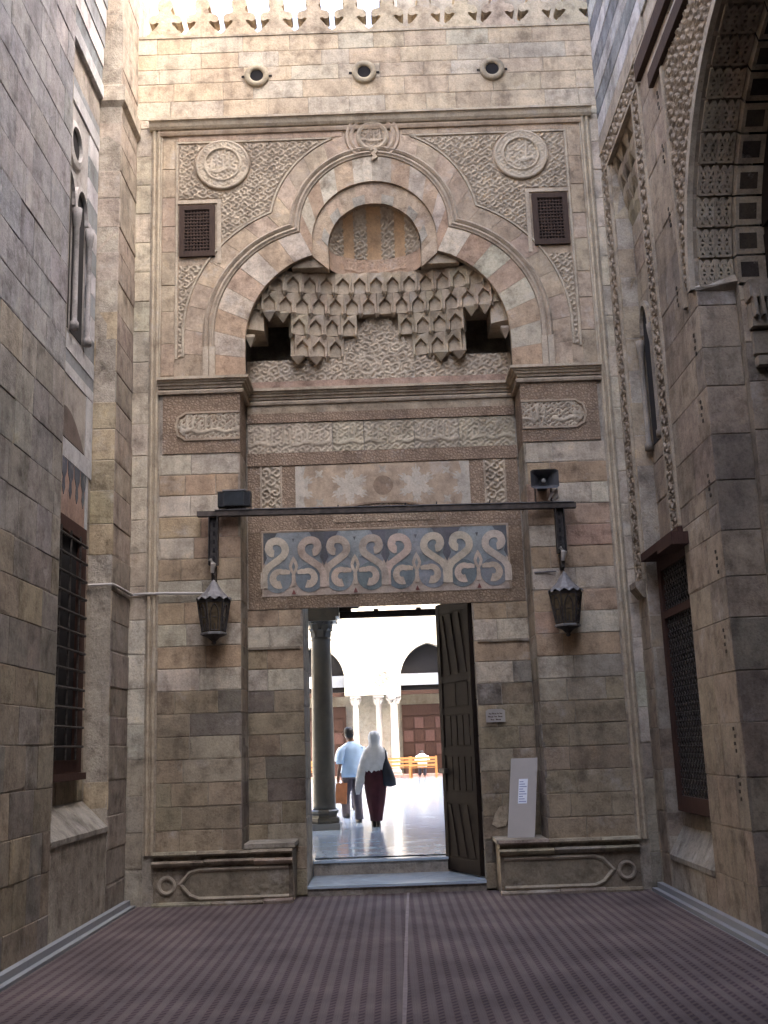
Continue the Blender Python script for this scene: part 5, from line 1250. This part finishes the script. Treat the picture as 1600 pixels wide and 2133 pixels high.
# ------------------------------------------------------------------ courtyard
GZ = .289
sheet('courtyard_floor', -30, 30, 1.62, 60, GZ, 'court', 'polished pale marble floor of the sunny courtyard', 'floor', 'structure')
mk('courtyard_edge', [(-30, 1.6, -.02), (30, 1.6, -.02), (30, 1.6, GZ - .004), (-30, 1.6, GZ - .004)], [(0, 1, 2, 3)], 'kerb')
tag(bpy.data.objects['courtyard_edge'], 'raised edge of the courtyard floor', 'floor', None, 'structure')
# facade continues either side, seen only from the courtyard
for s, lb in ((-1, 'plain courtyard wall behind the barred window side'), (1, 'plain courtyard wall behind the arched portal side')):
    o = MB().box((s * 3.32, .4, 0), (s * 30, 1.45, 10.9)).build('courtyard_wall', 'rough_wall'); tag(o, lb, 'wall')
# taller masses behind the cresting
o = MB().box((.46, 1.5, 9.0), (7.5, 6.0, 16)).build('upper_block', 'stone', None, (.50, .43, .34)); tag(o, 'tall plain stone block rising behind the cresting', 'building')
o = MB().box((-7, 2.0, 9.0), (-2.86, 6.0, 15)).build('upper_block', 'stone', None, (.44, .42, .42)); tag(o, 'grey stone block behind the corner of the cresting', 'building')

o = MB().box((-24, 1.5, 0), (-14, 36.5, 12)).build('added_shade_building', 'far_stone'); tag(o, 'unseen plain building added to cut sky light in the courtyard', 'building')  # added block, hides part of the sky from the court
o = MB().box((14, 1.5, 0), (24, 36.5, 16)).build('added_shade_building', 'far_stone'); tag(o, 'unseen plain building added to shade the courtyard floor', 'building')  # added out of view so its shadow covers the court floor
# portico column -----------------------------------------------------------
pc = thing('portico_column', 'grey marble column with leafy capital standing inside the doorway', 'column', (-1.22, 6.9, GZ), 'portico columns')
c = (-1.22, 6.9, GZ)
MB().box((-1.50, 6.62, GZ), (-.94, 7.18, GZ + .10)).build('plinth', 'kerb', pc)
MB().lathe(c, [(.27, .10), (.285, .14), (.27, .19), (.235, .20), (.225, .24), (.255, .27), (.255, .31), (.215, .335)], 8, R(22)).build('base', 'shaft', pc)
MB().lathe(c, [(.205, .335), (.20, .4), (.195, 1.4), (.185, 2.6), (.172, 3.25), (.185, 3.27), (.185, 3.30), (.17, 3.32)], 22).build('shaft', 'shaft', pc, None, None, True)
cap = MB(); cap.lathe(c, [(.175, 3.32), (.18, 3.40), (.205, 3.50), (.235, 3.58), (.25, 3.60)], 16)
for k, (z0, r0, r1) in enumerate(((3.33, .18, .26), (3.44, .19, .31))):
    for i in range(8):
        a = 2 * math.pi * (i + .5 * k) / 8; ca, sa = math.cos(a), math.sin(a)
        pts = [(r0, 0), (r0 + .02, .06), (r0 + .03, .11), (r1, .15), (r1 + .005, .125)]; vs = []; fs = []
        for j, (r_, h) in enumerate(pts):
            wd = .055 * (1 - .6 * (j / 4) ** 2); vs += [(c[0] + r_ * ca - wd * sa, c[1] + r_ * sa + wd * ca, GZ + z0 + h), (c[0] + r_ * ca + wd * sa, c[1] + r_ * sa - wd * ca, GZ + z0 + h)]
        for j in range(4): fs.append((2 * j, 2 * j + 1, 2 * j + 3, 2 * j + 2))
        cap.add(vs, fs)
cap.build('capital', 'shaft', pc)
MB().box((-1.50, 6.60, GZ + 3.60), (-.93, 7.2, GZ + 3.68)).build('abacus', 'shaft', pc)
MB().box((-1.49, 6.62, GZ + 3.68), (-.88, 7.22, GZ + 4.12)).build('impost_block', 'shaft', pc)
for dx in (-4.2, 4.2):
    q = pc.copy(); COL.objects.link(q); q.location.x += dx
    q['label'] = 'grey marble portico column beyond the hinge side of the door' if dx > 0 else 'grey marble portico column on the far side from the open door leaf'
    for ch in list(pc.children):
        d_ = ch.copy(); COL.objects.link(d_); d_.parent = q
tb = thing('tie_beam', 'dark wooden tie beam running from the column impost across the doorway', 'beam', (0, 6.9, 3.9))
MB().box((-.87, 6.86, 3.955), (2.69, 6.98, 4.07)).build('beam_timber', 'wood_dark', tb)
MB().box((-.875, 6.82, 4.075), (-.66, 7.02, 4.14)).box((-.875, 6.80, 4.14), (-.52, 7.04, 4.23)).build('beam_corbel', 'wood_dark', tb)
MB().box((-.875, 6.78, 4.235), (2.68, 7.06, 4.42)).build('upper_timber', 'wood_dark', tb)
for x in (-.25, .52): MB().box((x, 6.88, 4.07), (x + .09, 6.96, 4.11)).build('beam_peg', 'wood_dark', tb)
# portico arches and roof above the columns
pa = thing('portico_arcade', 'stone arcade wall with wooden roof resting on the portico columns', 'arcade', (0, 6.9, 4.4))
for k in range(-2, 3):
    c0 = -1.22 + 4.2 * k
    for s in (-1, 1):
        q = [(c0 + s * .30, 4.42), (c0 + s * .30, 4.9)] + [(c0 + s * (2.1 - 1.8 * math.cos(a)), 4.9 + 2.1 * math.sin(a)) for a in [R(8 * i) for i in range(1, 12)]] + [(c0 + s * 2.1, 7.05), (c0 + s * 2.1, 8.2), (c0, 8.2), (c0, 4.42)]
        MB().prism(q, -.28, .28, True).build('arch_half', 'far_stone', pa, None, Frame((0, 6.92, 0), (1, 0, 0), (0, -1, 0)))
MB().box((-12, 1.46, 8.2), (12, 7.4, 8.5)).build('roof', 'far_stone', pa)

# far arcade ------------------------------------------------------------------
FY = 37.5
FA = Frame((0, FY, 0), (1, 0, 0), (0, -1, 0))
fa = thing('courtyard_arcade', 'sunlit pale arcade with pointed arches across the courtyard', 'arcade', (0, FY, GZ))
PIT = 5.2; AC0 = 1.80; HW = 1.31
def parch(c, hw, z0, zs, za, n=12):
    """pointed arch outline from the left foot over the apex to the right foot"""
    p = [(c - hw, z0), (c - hw, zs)]
    e = .28; Rr_ = hw * (1 + e); k = (za - zs) / (Rr_ * math.sqrt(1 - (e / (1 + e)) ** 2)); a1 = math.acos(e / (1 + e))
    for i in range(1, n + 1):
        a = a1 * i / n; p.append((c + hw * e - Rr_ * math.cos(a), zs + k * Rr_ * math.sin(a)))
    return p + [(2 * c - x, z) for x, z in reversed(p[:-1])]
for k in range(-3, 4):
    c = AC0 + k * PIT; A = parch(c, HW, 4.0, 4.75, 6.32); m = len(A) // 2
    L = [(c - PIT / 2, 4.0)] + A[:m + 1] + [(c, 10.2), (c - PIT / 2, 10.2)]; Rr = [(2 * c - x, z) for x, z in L]
    for q in (L, Rr): MB().prism(q, -.7, 0, True).build('arch_wall', 'far_stone', fa, None, FA)
    rim = parch(c, HW, 4.0, 4.75, 6.32); MB().strip(rim, [(.0, -.02), (.0, .05), (.12, .05), (.12, -.02)]).build('arch_rim', 'far_stone', fa, None, FA)
    mx = c - PIT / 2 + .49
    MB().strip(arc(mx, 4.78, .33, 0, 2 * math.pi, 24)[:-1], [(-.06, .0), (-.05, .03), (.05, .03), (.06, .0)], True).build('roundel_ring', 'carved', fa, (.30, .27, .23), FA)
    relief('roundel', FA, mx - .3, mx + .3, 4.48, 5.08, lambda U, V: scrolls(U, V, .2, 4, .5), .05, 'carved', fa, (.28, .25, .21), lambda U, V, mx=mx: np.hypot(U - mx, V - 4.78) < .30, .04, .005)
    MB().prism([(c - PIT / 2 - .1, 6.0), (c - PIT / 2 + .95, 6.0), (c - PIT / 2 + .95, 6.35), (c - PIT / 2 - .1, 6.35)], .0, .02).build('faint_panel', 'far_stone', fa, None, FA)
MB().box((-17, FY + .1, 10.2), (20, FY + 6.5, 10.5)).build('roof', 'far_stone', fa)
MB().box((-17, FY + 6.0, GZ), (20, FY + 6.4, 10.2)).build('back_wall', 'far_stone', fa)
# lower lit wall with a blind arch, between the bays
bw = MB().box((-2.55, FY + 1.6, GZ), (.42, FY + 1.9, 4.3)).build('inner_wall', 'far_stone', fa)
MB().strip(parch(-.95, .55, GZ, 1.9, 2.75), [(.0, -.02), (.0, .05), (.07, .05), (.07, -.02)]).build('blind_arch', 'carved', bw, (.40, .36, .30), Frame((0, FY + 1.6, 0), (1, 0, 0), (0, -1, 0)))
# columns
def fcol(x, y, r, top, label):
    t = thing('arcade_column', label, 'column', (x, y, GZ), 'columns of the far arcade')
    MB().box((x - r * 1.5, y - r * 1.5, GZ), (x + r * 1.5, y + r * 1.5, GZ + .18)).build('plinth', 'white_marble', t)
    MB().lathe((x, y, GZ), [(r * 1.35, .18), (r * 1.3, .3), (r, .38), (r * .97, 1.5), (r * .85, top - GZ - .42), (r * .95, top - GZ - .40), (r * 1.0, top - GZ - .30), (r * 1.55, top - GZ - .12)], 16).build('shaft', 'white_marble', t, None, None, True)
    cp = MB().box((x - r * 1.7, y - r * 1.7, top - .12), (x + r * 1.7, y + r * 1.7, top - .003))
    for i in range(8):
        a = 2 * math.pi * i / 8; cp.tube([(x + r * .95 * math.cos(a), y + r * .95 * math.sin(a), top - .42), (x + r * 1.2 * math.cos(a), y + r * 1.2 * math.sin(a), top - .28), (x + r * 1.75 * math.cos(a), y + r * 1.75 * math.sin(a), top - .16), (x + r * 1.7 * math.cos(a), y + r * 1.7 * math.sin(a), top - .22)], [r * .3, r * .32, r * .2, r * .1], 6)
    cp.build('capital', 'white_marble', t)
    return t
fcol(-1.62, FY + .35, .15, 4.0, 'slim pinkish column standing clear before the blind arch'); fcol(-.56, FY + .35, .15, 4.0, 'slim pale column between the blind arch and the lamp column'); fcol(.14, FY - .10, .19, 4.0, 'thick pale column carrying the small lamp')
for k in (-2, -1, 1, 2, 3):
    for dx in (.14, -.56): fcol(dx + k * PIT, FY + .3, .17, 4.0, 'pale column of the arcade bays out of line with the doorway')
lp_ = thing('column_lamp', 'small pale lamp with pointed cap fixed on the thick arcade column', 'lamp', (.05, FY - .45, 3.7))
MB().lathe((.05, FY - .5, 0), [(.02, 3.70), (.16, 3.78), (.18, 3.82)], 6).build('lamp_base', 'white_marble', lp_); MB().lathe((.05, FY - .5, 0), [(.15, 3.82), (.19, 4.25)], 6).build('lamp_glass', 'paper', lp_)
MB().lathe((.05, FY - .5, 0), [(.23, 4.25), (.12, 4.42), (.05, 4.52), (.07, 4.60), (.02, 4.72)], 6).build('lamp_cap', 'kerb', lp_); MB().tube([(.05, FY - .5, 3.74), (.12, FY - .25, 3.62)], .03, 6).build('lamp_arm', 'iron', lp_)
# wooden screens closing the arch bays
def screen(c, label):
    t = thing('wooden_screen', label, 'screen', (c, FY + .9, GZ), 'wooden screens in the arcade bays')
    fr = Frame((c, FY + .9, 0), (1, 0, 0), (0, -1, 0))
    MB().prism([(-1.3, GZ), (1.3, GZ), (1.3, 3.55), (-1.3, 3.55)], -.06, .0, True).build('screen_back', 'wood_far', t, None, fr)
    for j, (z0, z1) in enumerate(((.40, 1.15), (1.25, 1.75), (1.85, 2.35), (2.45, 2.95))):
        for i in range(5):
            x0 = -1.22 + i * .49; MB().prism([(x0, z0), (x0 + .42, z0), (x0 + .42, z1), (x0, z1)], .0, .035).build('screen_panel', 'wood_far' if (i + j) % 2 else 'wood_brown', t, None, fr)
    MB().prism([(-1.3, 3.05), (1.3, 3.05), (1.3, 3.50), (-1.3, 3.50)], .0, .05).build('screen_rail', 'wood_far', t, None, fr)
    MB().box((c - 1.3, FY + .2, 3.98), (c + 1.3, FY + .4, 4.16)).build('tie_beam', 'wood_far', t)
    MB().box((c - 1.3, FY + .5, 4.42), (c + 1.3, FY + .6, 4.95)).build('pale_panel', 'kerb', t)
    MB().box((c - 1.5, FY + .75, 4.2), (c + 1.5, FY + .82, 6.8)).build('arch_shade_sheet', 'dark', t)  # black sheet stands in for the shade inside the arch
    return t
screen(AC0, 'reddish brown panelled wooden screen behind the seated man'); screen(AC0 - PIT, 'brown wooden screen in the bay behind the portico column')
o = MB().box((-17, FY - .6, GZ), (20, FY + 1.5, GZ + .12)).build('arcade_step', 'stone', None, (.42, .24, .20)); tag(o, 'low reddish step along the foot of the far arcade', 'step', None, 'structure')
# park benches
def wbench(x, y, wd, label, rev=False):
    t = thing('wooden_bench', label, 'bench', (x, y, GZ), 'varnished benches in the courtyard'); 
    for e in (-1, 1):
        xx = x + e * (wd / 2 - .04)
        MB().box((xx - .04, y - .30, GZ), (xx + .04, y - .22, GZ + .92)).build('leg', 'wood_orange', t); MB().box((xx - .04, y + .22, GZ), (xx + .04, y + .29, GZ + .62)).build('leg', 'wood_orange', t)
        MB().box((xx - .035, y - .22, GZ + .56), (xx + .035, y + .30, GZ + .61)).build('armrest', 'wood_orange', t)
    for z in (.50, .66, .80): MB().box((x - wd / 2 + .08, y - .285, GZ + z), (x + wd / 2 - .08, y - .255, GZ + z + .09)).build('back_slat', 'wood_orange', t)
    for i in range(4): MB().box((x - wd / 2 + .01, y - .20 + i * .12, GZ + .42), (x + wd / 2 - .01, y - .10 + i * .12, GZ + .45)).build('seat_slat', 'wood_orange', t)
    return t
wbench(1.30, 35.3, 1.22, 'orange varnished bench with the seated man in white'); wbench(.25, 36.0, 1.2, 'orange varnished bench, empty, at the foot of the thick column'); wbench(-3.75, 33.8, 1.2, 'orange varnished bench, empty, behind the portico column')

# ------------------------------------------------------------------ people
def skin_body(name, joints, edges, parent, mat='skin', sub=2):
    """one continuous body grown over a skeleton"""
    me = bpy.data.meshes.new(name); me.from_pydata([j[:3] for j in joints], edges, []); me.update()
    o = bpy.data.objects.new(name, me); COL.objects.link(o); adopt(o, parent)
    me.materials.append(M[mat])
    sk = o.modifiers.new('skin', 'SKIN'); sk.use_smooth_shade = True
    lay = me.skin_vertices[0].data if me.skin_vertices else None
    if lay is None:
        bm = bmesh.new(); bm.from_mesh(me); bm.verts.layers.skin.verify(); bm.to_mesh(me); bm.free(); lay = me.skin_vertices[0].data
    for i, j in enumerate(joints): lay[i].radius = (j[3], j[4] if len(j) > 4 else j[3]); lay[i].use_root = (i == 0)
    ss = o.modifiers.new('sub', 'SUBSURF'); ss.levels = 1; ss.render_levels = sub
    return o
def person(name_label, ox, oy, turn, J, E, cloth):
    t = thing('person', name_label, 'person', (ox, oy, GZ))
    ca, sa = math.cos(turn), math.sin(turn)
    T = lambda x, y, z: (ox + x * ca - y * sa, oy + x * sa + y * ca, GZ + z)
    skin_body('body', [T(*j[:3]) + tuple(j[3:]) for j in J], E, t)
    for nm, mat, fn in cloth:
        b = MB(); fn(b); b.v = [T(*v) for v in b.v]; b.build(nm, mat, t, None, None, True)
    return t
def leg(x0, xk, xf, yk, yf, zf=.07, zk=.48, y0=0): return [(x0, y0, .90, .085), (xk, yk, zk, .058), (xf, yf, zf + .04, .042), (xf, yf + .14, zf - .02, .036)]
def hand(b, x, y, z, s=1): pass
def std_body(headturn=(0, 0), armL=None, armR=None, legs=None):
    hx, hy = headturn
    J = [(0, 0, .95, .12, .10), (0, 0, 1.15, .115, .09), (0, .0, 1.34, .14, .095), (0, .005, 1.46, .055), (hx * .3, .02 + hy * .3, 1.53, .06), (hx * .7, .03 + hy, 1.60, .085, .095), (hx * .7, .025 + hy * .8, 1.68, .075, .085)]
    E = [(0, 1), (1, 2), (2, 3), (3, 4), (4, 5), (5, 6)]
    def chain(pts, root):
        p = root
        for q in pts: J.append(q); E.append((p, len(J) - 1)); p = len(J) - 1
        return p
    for arm in (armL, armR):
        if not arm: continue
        w_ = chain(arm, 2)
        a = Vector(arm[-1][:3]); d = (a - Vector(arm[-2][:3])).normalized(); side = Vector((1, 0, 0)) if abs(d.x) < .8 else Vector((0, 1, 0)); sd = d.cross(side).normalized()
        for f, L_ in ((-.03, .075), (-.01, .09), (.01, .085), (.03, .07)):         # four fingers
            p1 = a + d * .045 + sd * f; p2 = a + d * (.045 + L_ * .55) + sd * f * 1.1 + side * .012; p3 = a + d * (.035 + L_) + sd * f * 1.1 + side * .035
            chain([(*p1, .012), (*p2, .010), (*p3, .008)], w_)
        p1 = a + d * .02 + sd * -.035 + side * .02; p2 = p1 + d * .035 + side * .03; chain([(*p1, .013), (*p2, .010)], w_)                                    # thumb from the side of the palm
    for lg in (legs or []): chain(lg, 0)
    return J, E
# man in a pale blue shirt, walking away, head turned to the side
armL = [(-.19, .0, 1.36, .055), (-.255, -.03, 1.10, .042), (-.27, .05, .86, .030), (-.27, .07, .79, .026, .04)]
armR = [(.19, .0, 1.36, .055), (.25, .02, 1.10, .042), (.245, .10, .87, .030), (.24, .12, .80, .026, .04)]
J, E = std_body((-.07, .03), armL, armR, [leg(-.09, -.13, -.19, .10, -.14, .14, .50), leg(.085, .10, .12, .05, .04)])
def shirt(b):
    b.loft([(0, 0, .83, .215, .150), (0, 0, .90, .222, .155), (0, -.005, 1.05, .205, .142), (0, -.005, 1.20, .215, .140), (0, 0, 1.33, .225, .130), (0, 0, 1.40, .195, .115), (0, .005, 1.455, .11, .085), (0, .01, 1.485, .07, .07)], 18)
    for s, a in ((-1, armL), (1, armR)): b.loft([(s * .258, a[1][1], 1.08, .075, .082), (s * .25, a[1][1] * .8, 1.18, .078, .085), (s * .215, a[1][1] * .4, 1.30, .08, .085), (s * .17, 0, 1.385, .07, .085)], 12)
def trousers(b):
    b.loft([(0, 0, .80, .19, .14), (0, 0, .88, .195, .14), (0, 0, .96, .185, .13)], 16)
    b.loft([(-.195, -.15, .12, .075, .085), (-.18, -.08, .22, .075, .085), (-.135, .07, .48, .085, .09), (-.11, .05, .66, .10, .11), (-.085, .0, .84, .11, .12)], 12)
    b.loft([(.12, .03, .06, .078, .095), (.115, .035, .20, .074, .085), (.10, .05, .48, .085, .092), (.092, .025, .66, .10, .11), (.085, .0, .84, .11, .12)], 12)
def shoes(b):
    for x, y, z, tl in ((-.19, -.16, .10, -.05), (.12, .02, .0, 0)): b.loft([(x, y + .04, z, .048, .13), (x, y + .04, z + .04, .05, .13), (x, y + .0, z + .085, .042, .08)], 12)
def hairm(b): b.loft([(-.045, -.01, 1.555, .060, .045), (-.048, -.0, 1.60, .082, .075), (-.05, .02, 1.65, .090, .098), (-.05, .028, 1.70, .088, .096), (-.05, .032, 1.74, .066, .074), (-.05, .035, 1.757, .025, .03)], 16)
def facem(b):
    b.loft([(-.155, .075, 1.60, .012, .012), (-.158, .078, 1.625, .018, .014), (-.145, .072, 1.655, .010, .010)], 8); b.loft([(-.02, -.05, 1.60, .02, .012), (-.02, -.055, 1.635, .026, .014), (-.02, -.05, 1.66, .015, .01)], 8)
person('man in pale blue short sleeved shirt and grey trousers walking away', -.76, 8.25, R(22), J, E, [('shirt', 'shirt_blue', shirt), ('trousers', 'trousers', trousers), ('shoes', 'shoe', shoes), ('hair', 'hair', hairm), ('nose_and_ear', 'skin', facem)])
bg_ = thing('carrier_bag', 'orange brown carrier bag held by the man in pale blue', 'bag', (-1.08, 8.2, .75))
vs = [(-1.10, 8.10, .66), (-.89, 8.06, .64), (-.88, 8.14, .64), (-1.09, 8.18, .66), (-1.07, 8.11, 1.02), (-.86, 8.08, 1.02), (-.86, 8.11, 1.02), (-1.07, 8.14, 1.02)]
mk('bag_body', vs, [(3, 2, 1, 0), (4, 5, 6, 7), (0, 1, 5, 4), (1, 2, 6, 5), (2, 3, 7, 6), (3, 0, 4, 7)], 'bag_tan', bg_)
MB().tube([(-1.03, 8.125, 1.01), (-1.02, 8.15, 1.09), (-.98, 8.15, 1.09), (-.93, 8.10, 1.01)], .010, 6).build('bag_handle', 'bag_tan', bg_)
# woman in white scarf and maroon skirt
armLw = [(-.15, .0, 1.28, .045), (-.19, .04, 1.04, .036), (-.12, .16, .92, .026), (-.07, .2, .92, .022, .035)]
J, E = std_body((0, 0), armLw, [(.15, .0, 1.28, .045), (.19, .03, 1.04, .036), (.15, .14, .90, .026), (.11, .2, .90, .022, .035)], [leg(-.07, -.07, -.05, .02, .0), leg(.07, .05, .02, .03, -.02)])
J = [(x, y, z * .95, *r) for x, y, z, *r in J]
def skirt(b):
    n = 28; rings = [(.0, 0, .10, .105, .12), (-.0, 0, .22, .12, .13), (.0, 0, .45, .165, .155), (.0, 0, .68, .20, .17), (.0, 0, .85, .20, .165), (0, 0, 1.0, .175, .14), (0, 0, 1.1, .16, .12)]
    b.loft(rings, n)
    b.v = [(x * (1 + .07 * math.sin(math.atan2(y, x) * 9) * max(0, 1 - z)), y * (1 + .07 * math.sin(math.atan2(y, x) * 9) * max(0, 1 - z)), z) for x, y, z in b.v]
def scarf(b):
    b.loft([(.0, .0, .86, .13, .13), (-.01, -.0, .98, .19, .155), (0, 0, 1.12, .215, .165), (0, 0, 1.25, .225, .155), (0, .0, 1.33, .185, .135), (0, .01, 1.39, .11, .105), (0, .015, 1.44, .098, .105), (0, .02, 1.52, .112, .122), (0, .02, 1.58, .105, .118), (0, .02, 1.63, .075, .085), (0, .02, 1.65, .03, .035)], 24)
    # long end hanging over the arm
    b.loft([(-.30, -.04, .56, .03, .02), (-.28, -.04, .66, .06, .03), (-.24, -.03, .85, .085, .06), (-.20, -.02, 1.05, .09, .09), (-.14, .0, 1.25, .085, .10)], 12)
    b.v = [(x * (1 + .06 * math.sin(9 * math.atan2(y, x) + z * 5) * (z < 1.38)), y * (1 + .08 * math.sin(9 * math.atan2(y, x) + z * 5) * (z < 1.38)) + .012 * math.sin(x * 60 + z * 9), z) for x, y, z in b.v]
def shoesw(b):
    for x, y in ((-.05, .02), (.03, -.03)): b.loft([(x, y + .04, 0, .045, .12), (x, y + .04, .03, .046, .12), (x, y, .10, .04, .06)], 12)
person('woman in white head scarf and long maroon skirt walking away', -.32, 7.05, R(-4), J, E, [('skirt', 'skirt', skirt), ('scarf', 'scarf', scarf), ('shoes', 'shoe', shoesw)])
hb = thing('shoulder_bag', 'large dark shoulder bag carried by the woman in the scarf', 'bag', (-.08, 7.0, 1.0))
b = MB().loft([(-.06, 6.98, .965, .03, .06), (-.07, 6.98, .99, .125, .10), (-.085, 6.98, 1.10, .125, .10), (-.11, 6.98, 1.28, .09, .07), (-.125, 6.99, 1.40, .055, .05), (-.13, 7.0, 1.50, .03, .04)], 14); b.build('bag_body', 'bag_dark', hb, None, None, True)
MB().tube([(-.10, 6.95, 1.40), (-.12, 6.96, 1.58), (-.15, 7.03, 1.635), (-.14, 7.12, 1.55), (-.11, 7.05, 1.38)], .013, 6).build('bag_strap', 'bag_dark', hb)
# third man between the two, mostly hidden, white shirt
J, E = std_body((.02, 0), [(-.19, .0, 1.36, .055), (-.25, .02, 1.1, .042), (-.24, .1, .87, .03), (-.24, .12, .80, .026, .04)], [(.19, .0, 1.36, .055), (.25, .02, 1.1, .042), (.24, .1, .87, .03), (.24, .12, .80, .026, .04)], [leg(-.09, -.1, -.1, .05, .0), leg(.09, .1, .1, .05, .1)])
def trousers3(b):
    b.loft([(0, 0, .80, .19, .14), (0, 0, .96, .185, .13)], 16)
    for s in (-1, 1): b.loft([(s * .10, .02, .06, .078, .09), (s * .10, .04, .48, .085, .09), (s * .085, .0, .84, .11, .12)], 12)
def hair3(b): b.loft([(.014, .02, 1.60, .080, .08), (.014, .015, 1.64, .096, .10), (.014, .02, 1.70, .094, .10), (.014, .025, 1.75, .06, .07)], 16)
def shoes3(b):
    for x in (-.1, .1): b.loft([(x, .05, 0, .048, .13), (x, .05, .04, .05, .13), (x, .0, .085, .042, .08)], 12)
person('man in white shirt walking ahead, half hidden between the couple', -.98, 12.4, R(-10), J, E, [('shirt', 'white_cloth', shirt), ('trousers', 'trousers', trousers3), ('hair', 'hair', hair3), ('shoes', 'shoe', shoes3)])
# seated man on the bench, seen from behind, head bowed
SJ = [(0, 0, .50, .13, .12), (0, -.02, .70, .13, .10), (0, .02, .92, .15, .10), (0, .10, 1.02, .055), (0, .16, 1.06, .085, .09), (0, .20, 1.05, .07)]
SE = [(0, 1), (1, 2), (2, 3), (3, 4), (4, 5)]
def ch(pts, r):
    p = r
    for q in pts: SJ.append(q); SE.append((p, len(SJ) - 1)); p = len(SJ) - 1
for s in (-1, 1):
    ch([(s * .20, .04, .92, .055), (s * .27, .08, .72, .042), (s * .18, .28, .58, .03), (s * .14, .34, .58, .028)], 2); ch([(s * .10, .40, .48, .07), (s * .11, .42, .10, .045), (s * .11, .54, .04, .04)], 0)
def sshirt(b): 
    b.loft([(0, 0, .42, .20, .16), (0, 0, .55, .20, .15), (0, 0, .75, .215, .145), (0, .03, .90, .23, .14), (0, .06, .98, .18, .12), (0, .09, 1.03, .08, .08)], 16)
    for s in (-1, 1): b.loft([(s * .275, .09, .70, .06, .07), (s * .25, .06, .82, .07, .08), (s * .19, .04, .94, .08, .08)], 10)
def stro(b):
    for s in (-1, 1): b.tube([(s * .10, .05, .48), (s * .10, .40, .50), (s * .11, .43, .12)], [.10, .085, .07], 10)
def shair(b): b.loft([(0, .15, 1.02, .07, .07), (0, .16, 1.08, .09, .095), (0, .17, 1.13, .08, .085), (0, .17, 1.16, .03, .03)], 12)
seat = person('man in white shirt sitting on the bench with head bowed', 1.28, 35.38, 0, SJ, SE, [('shirt', 'white_cloth', sshirt), ('trousers', 'trousers', stro), ('hair', 'hair', shair)])
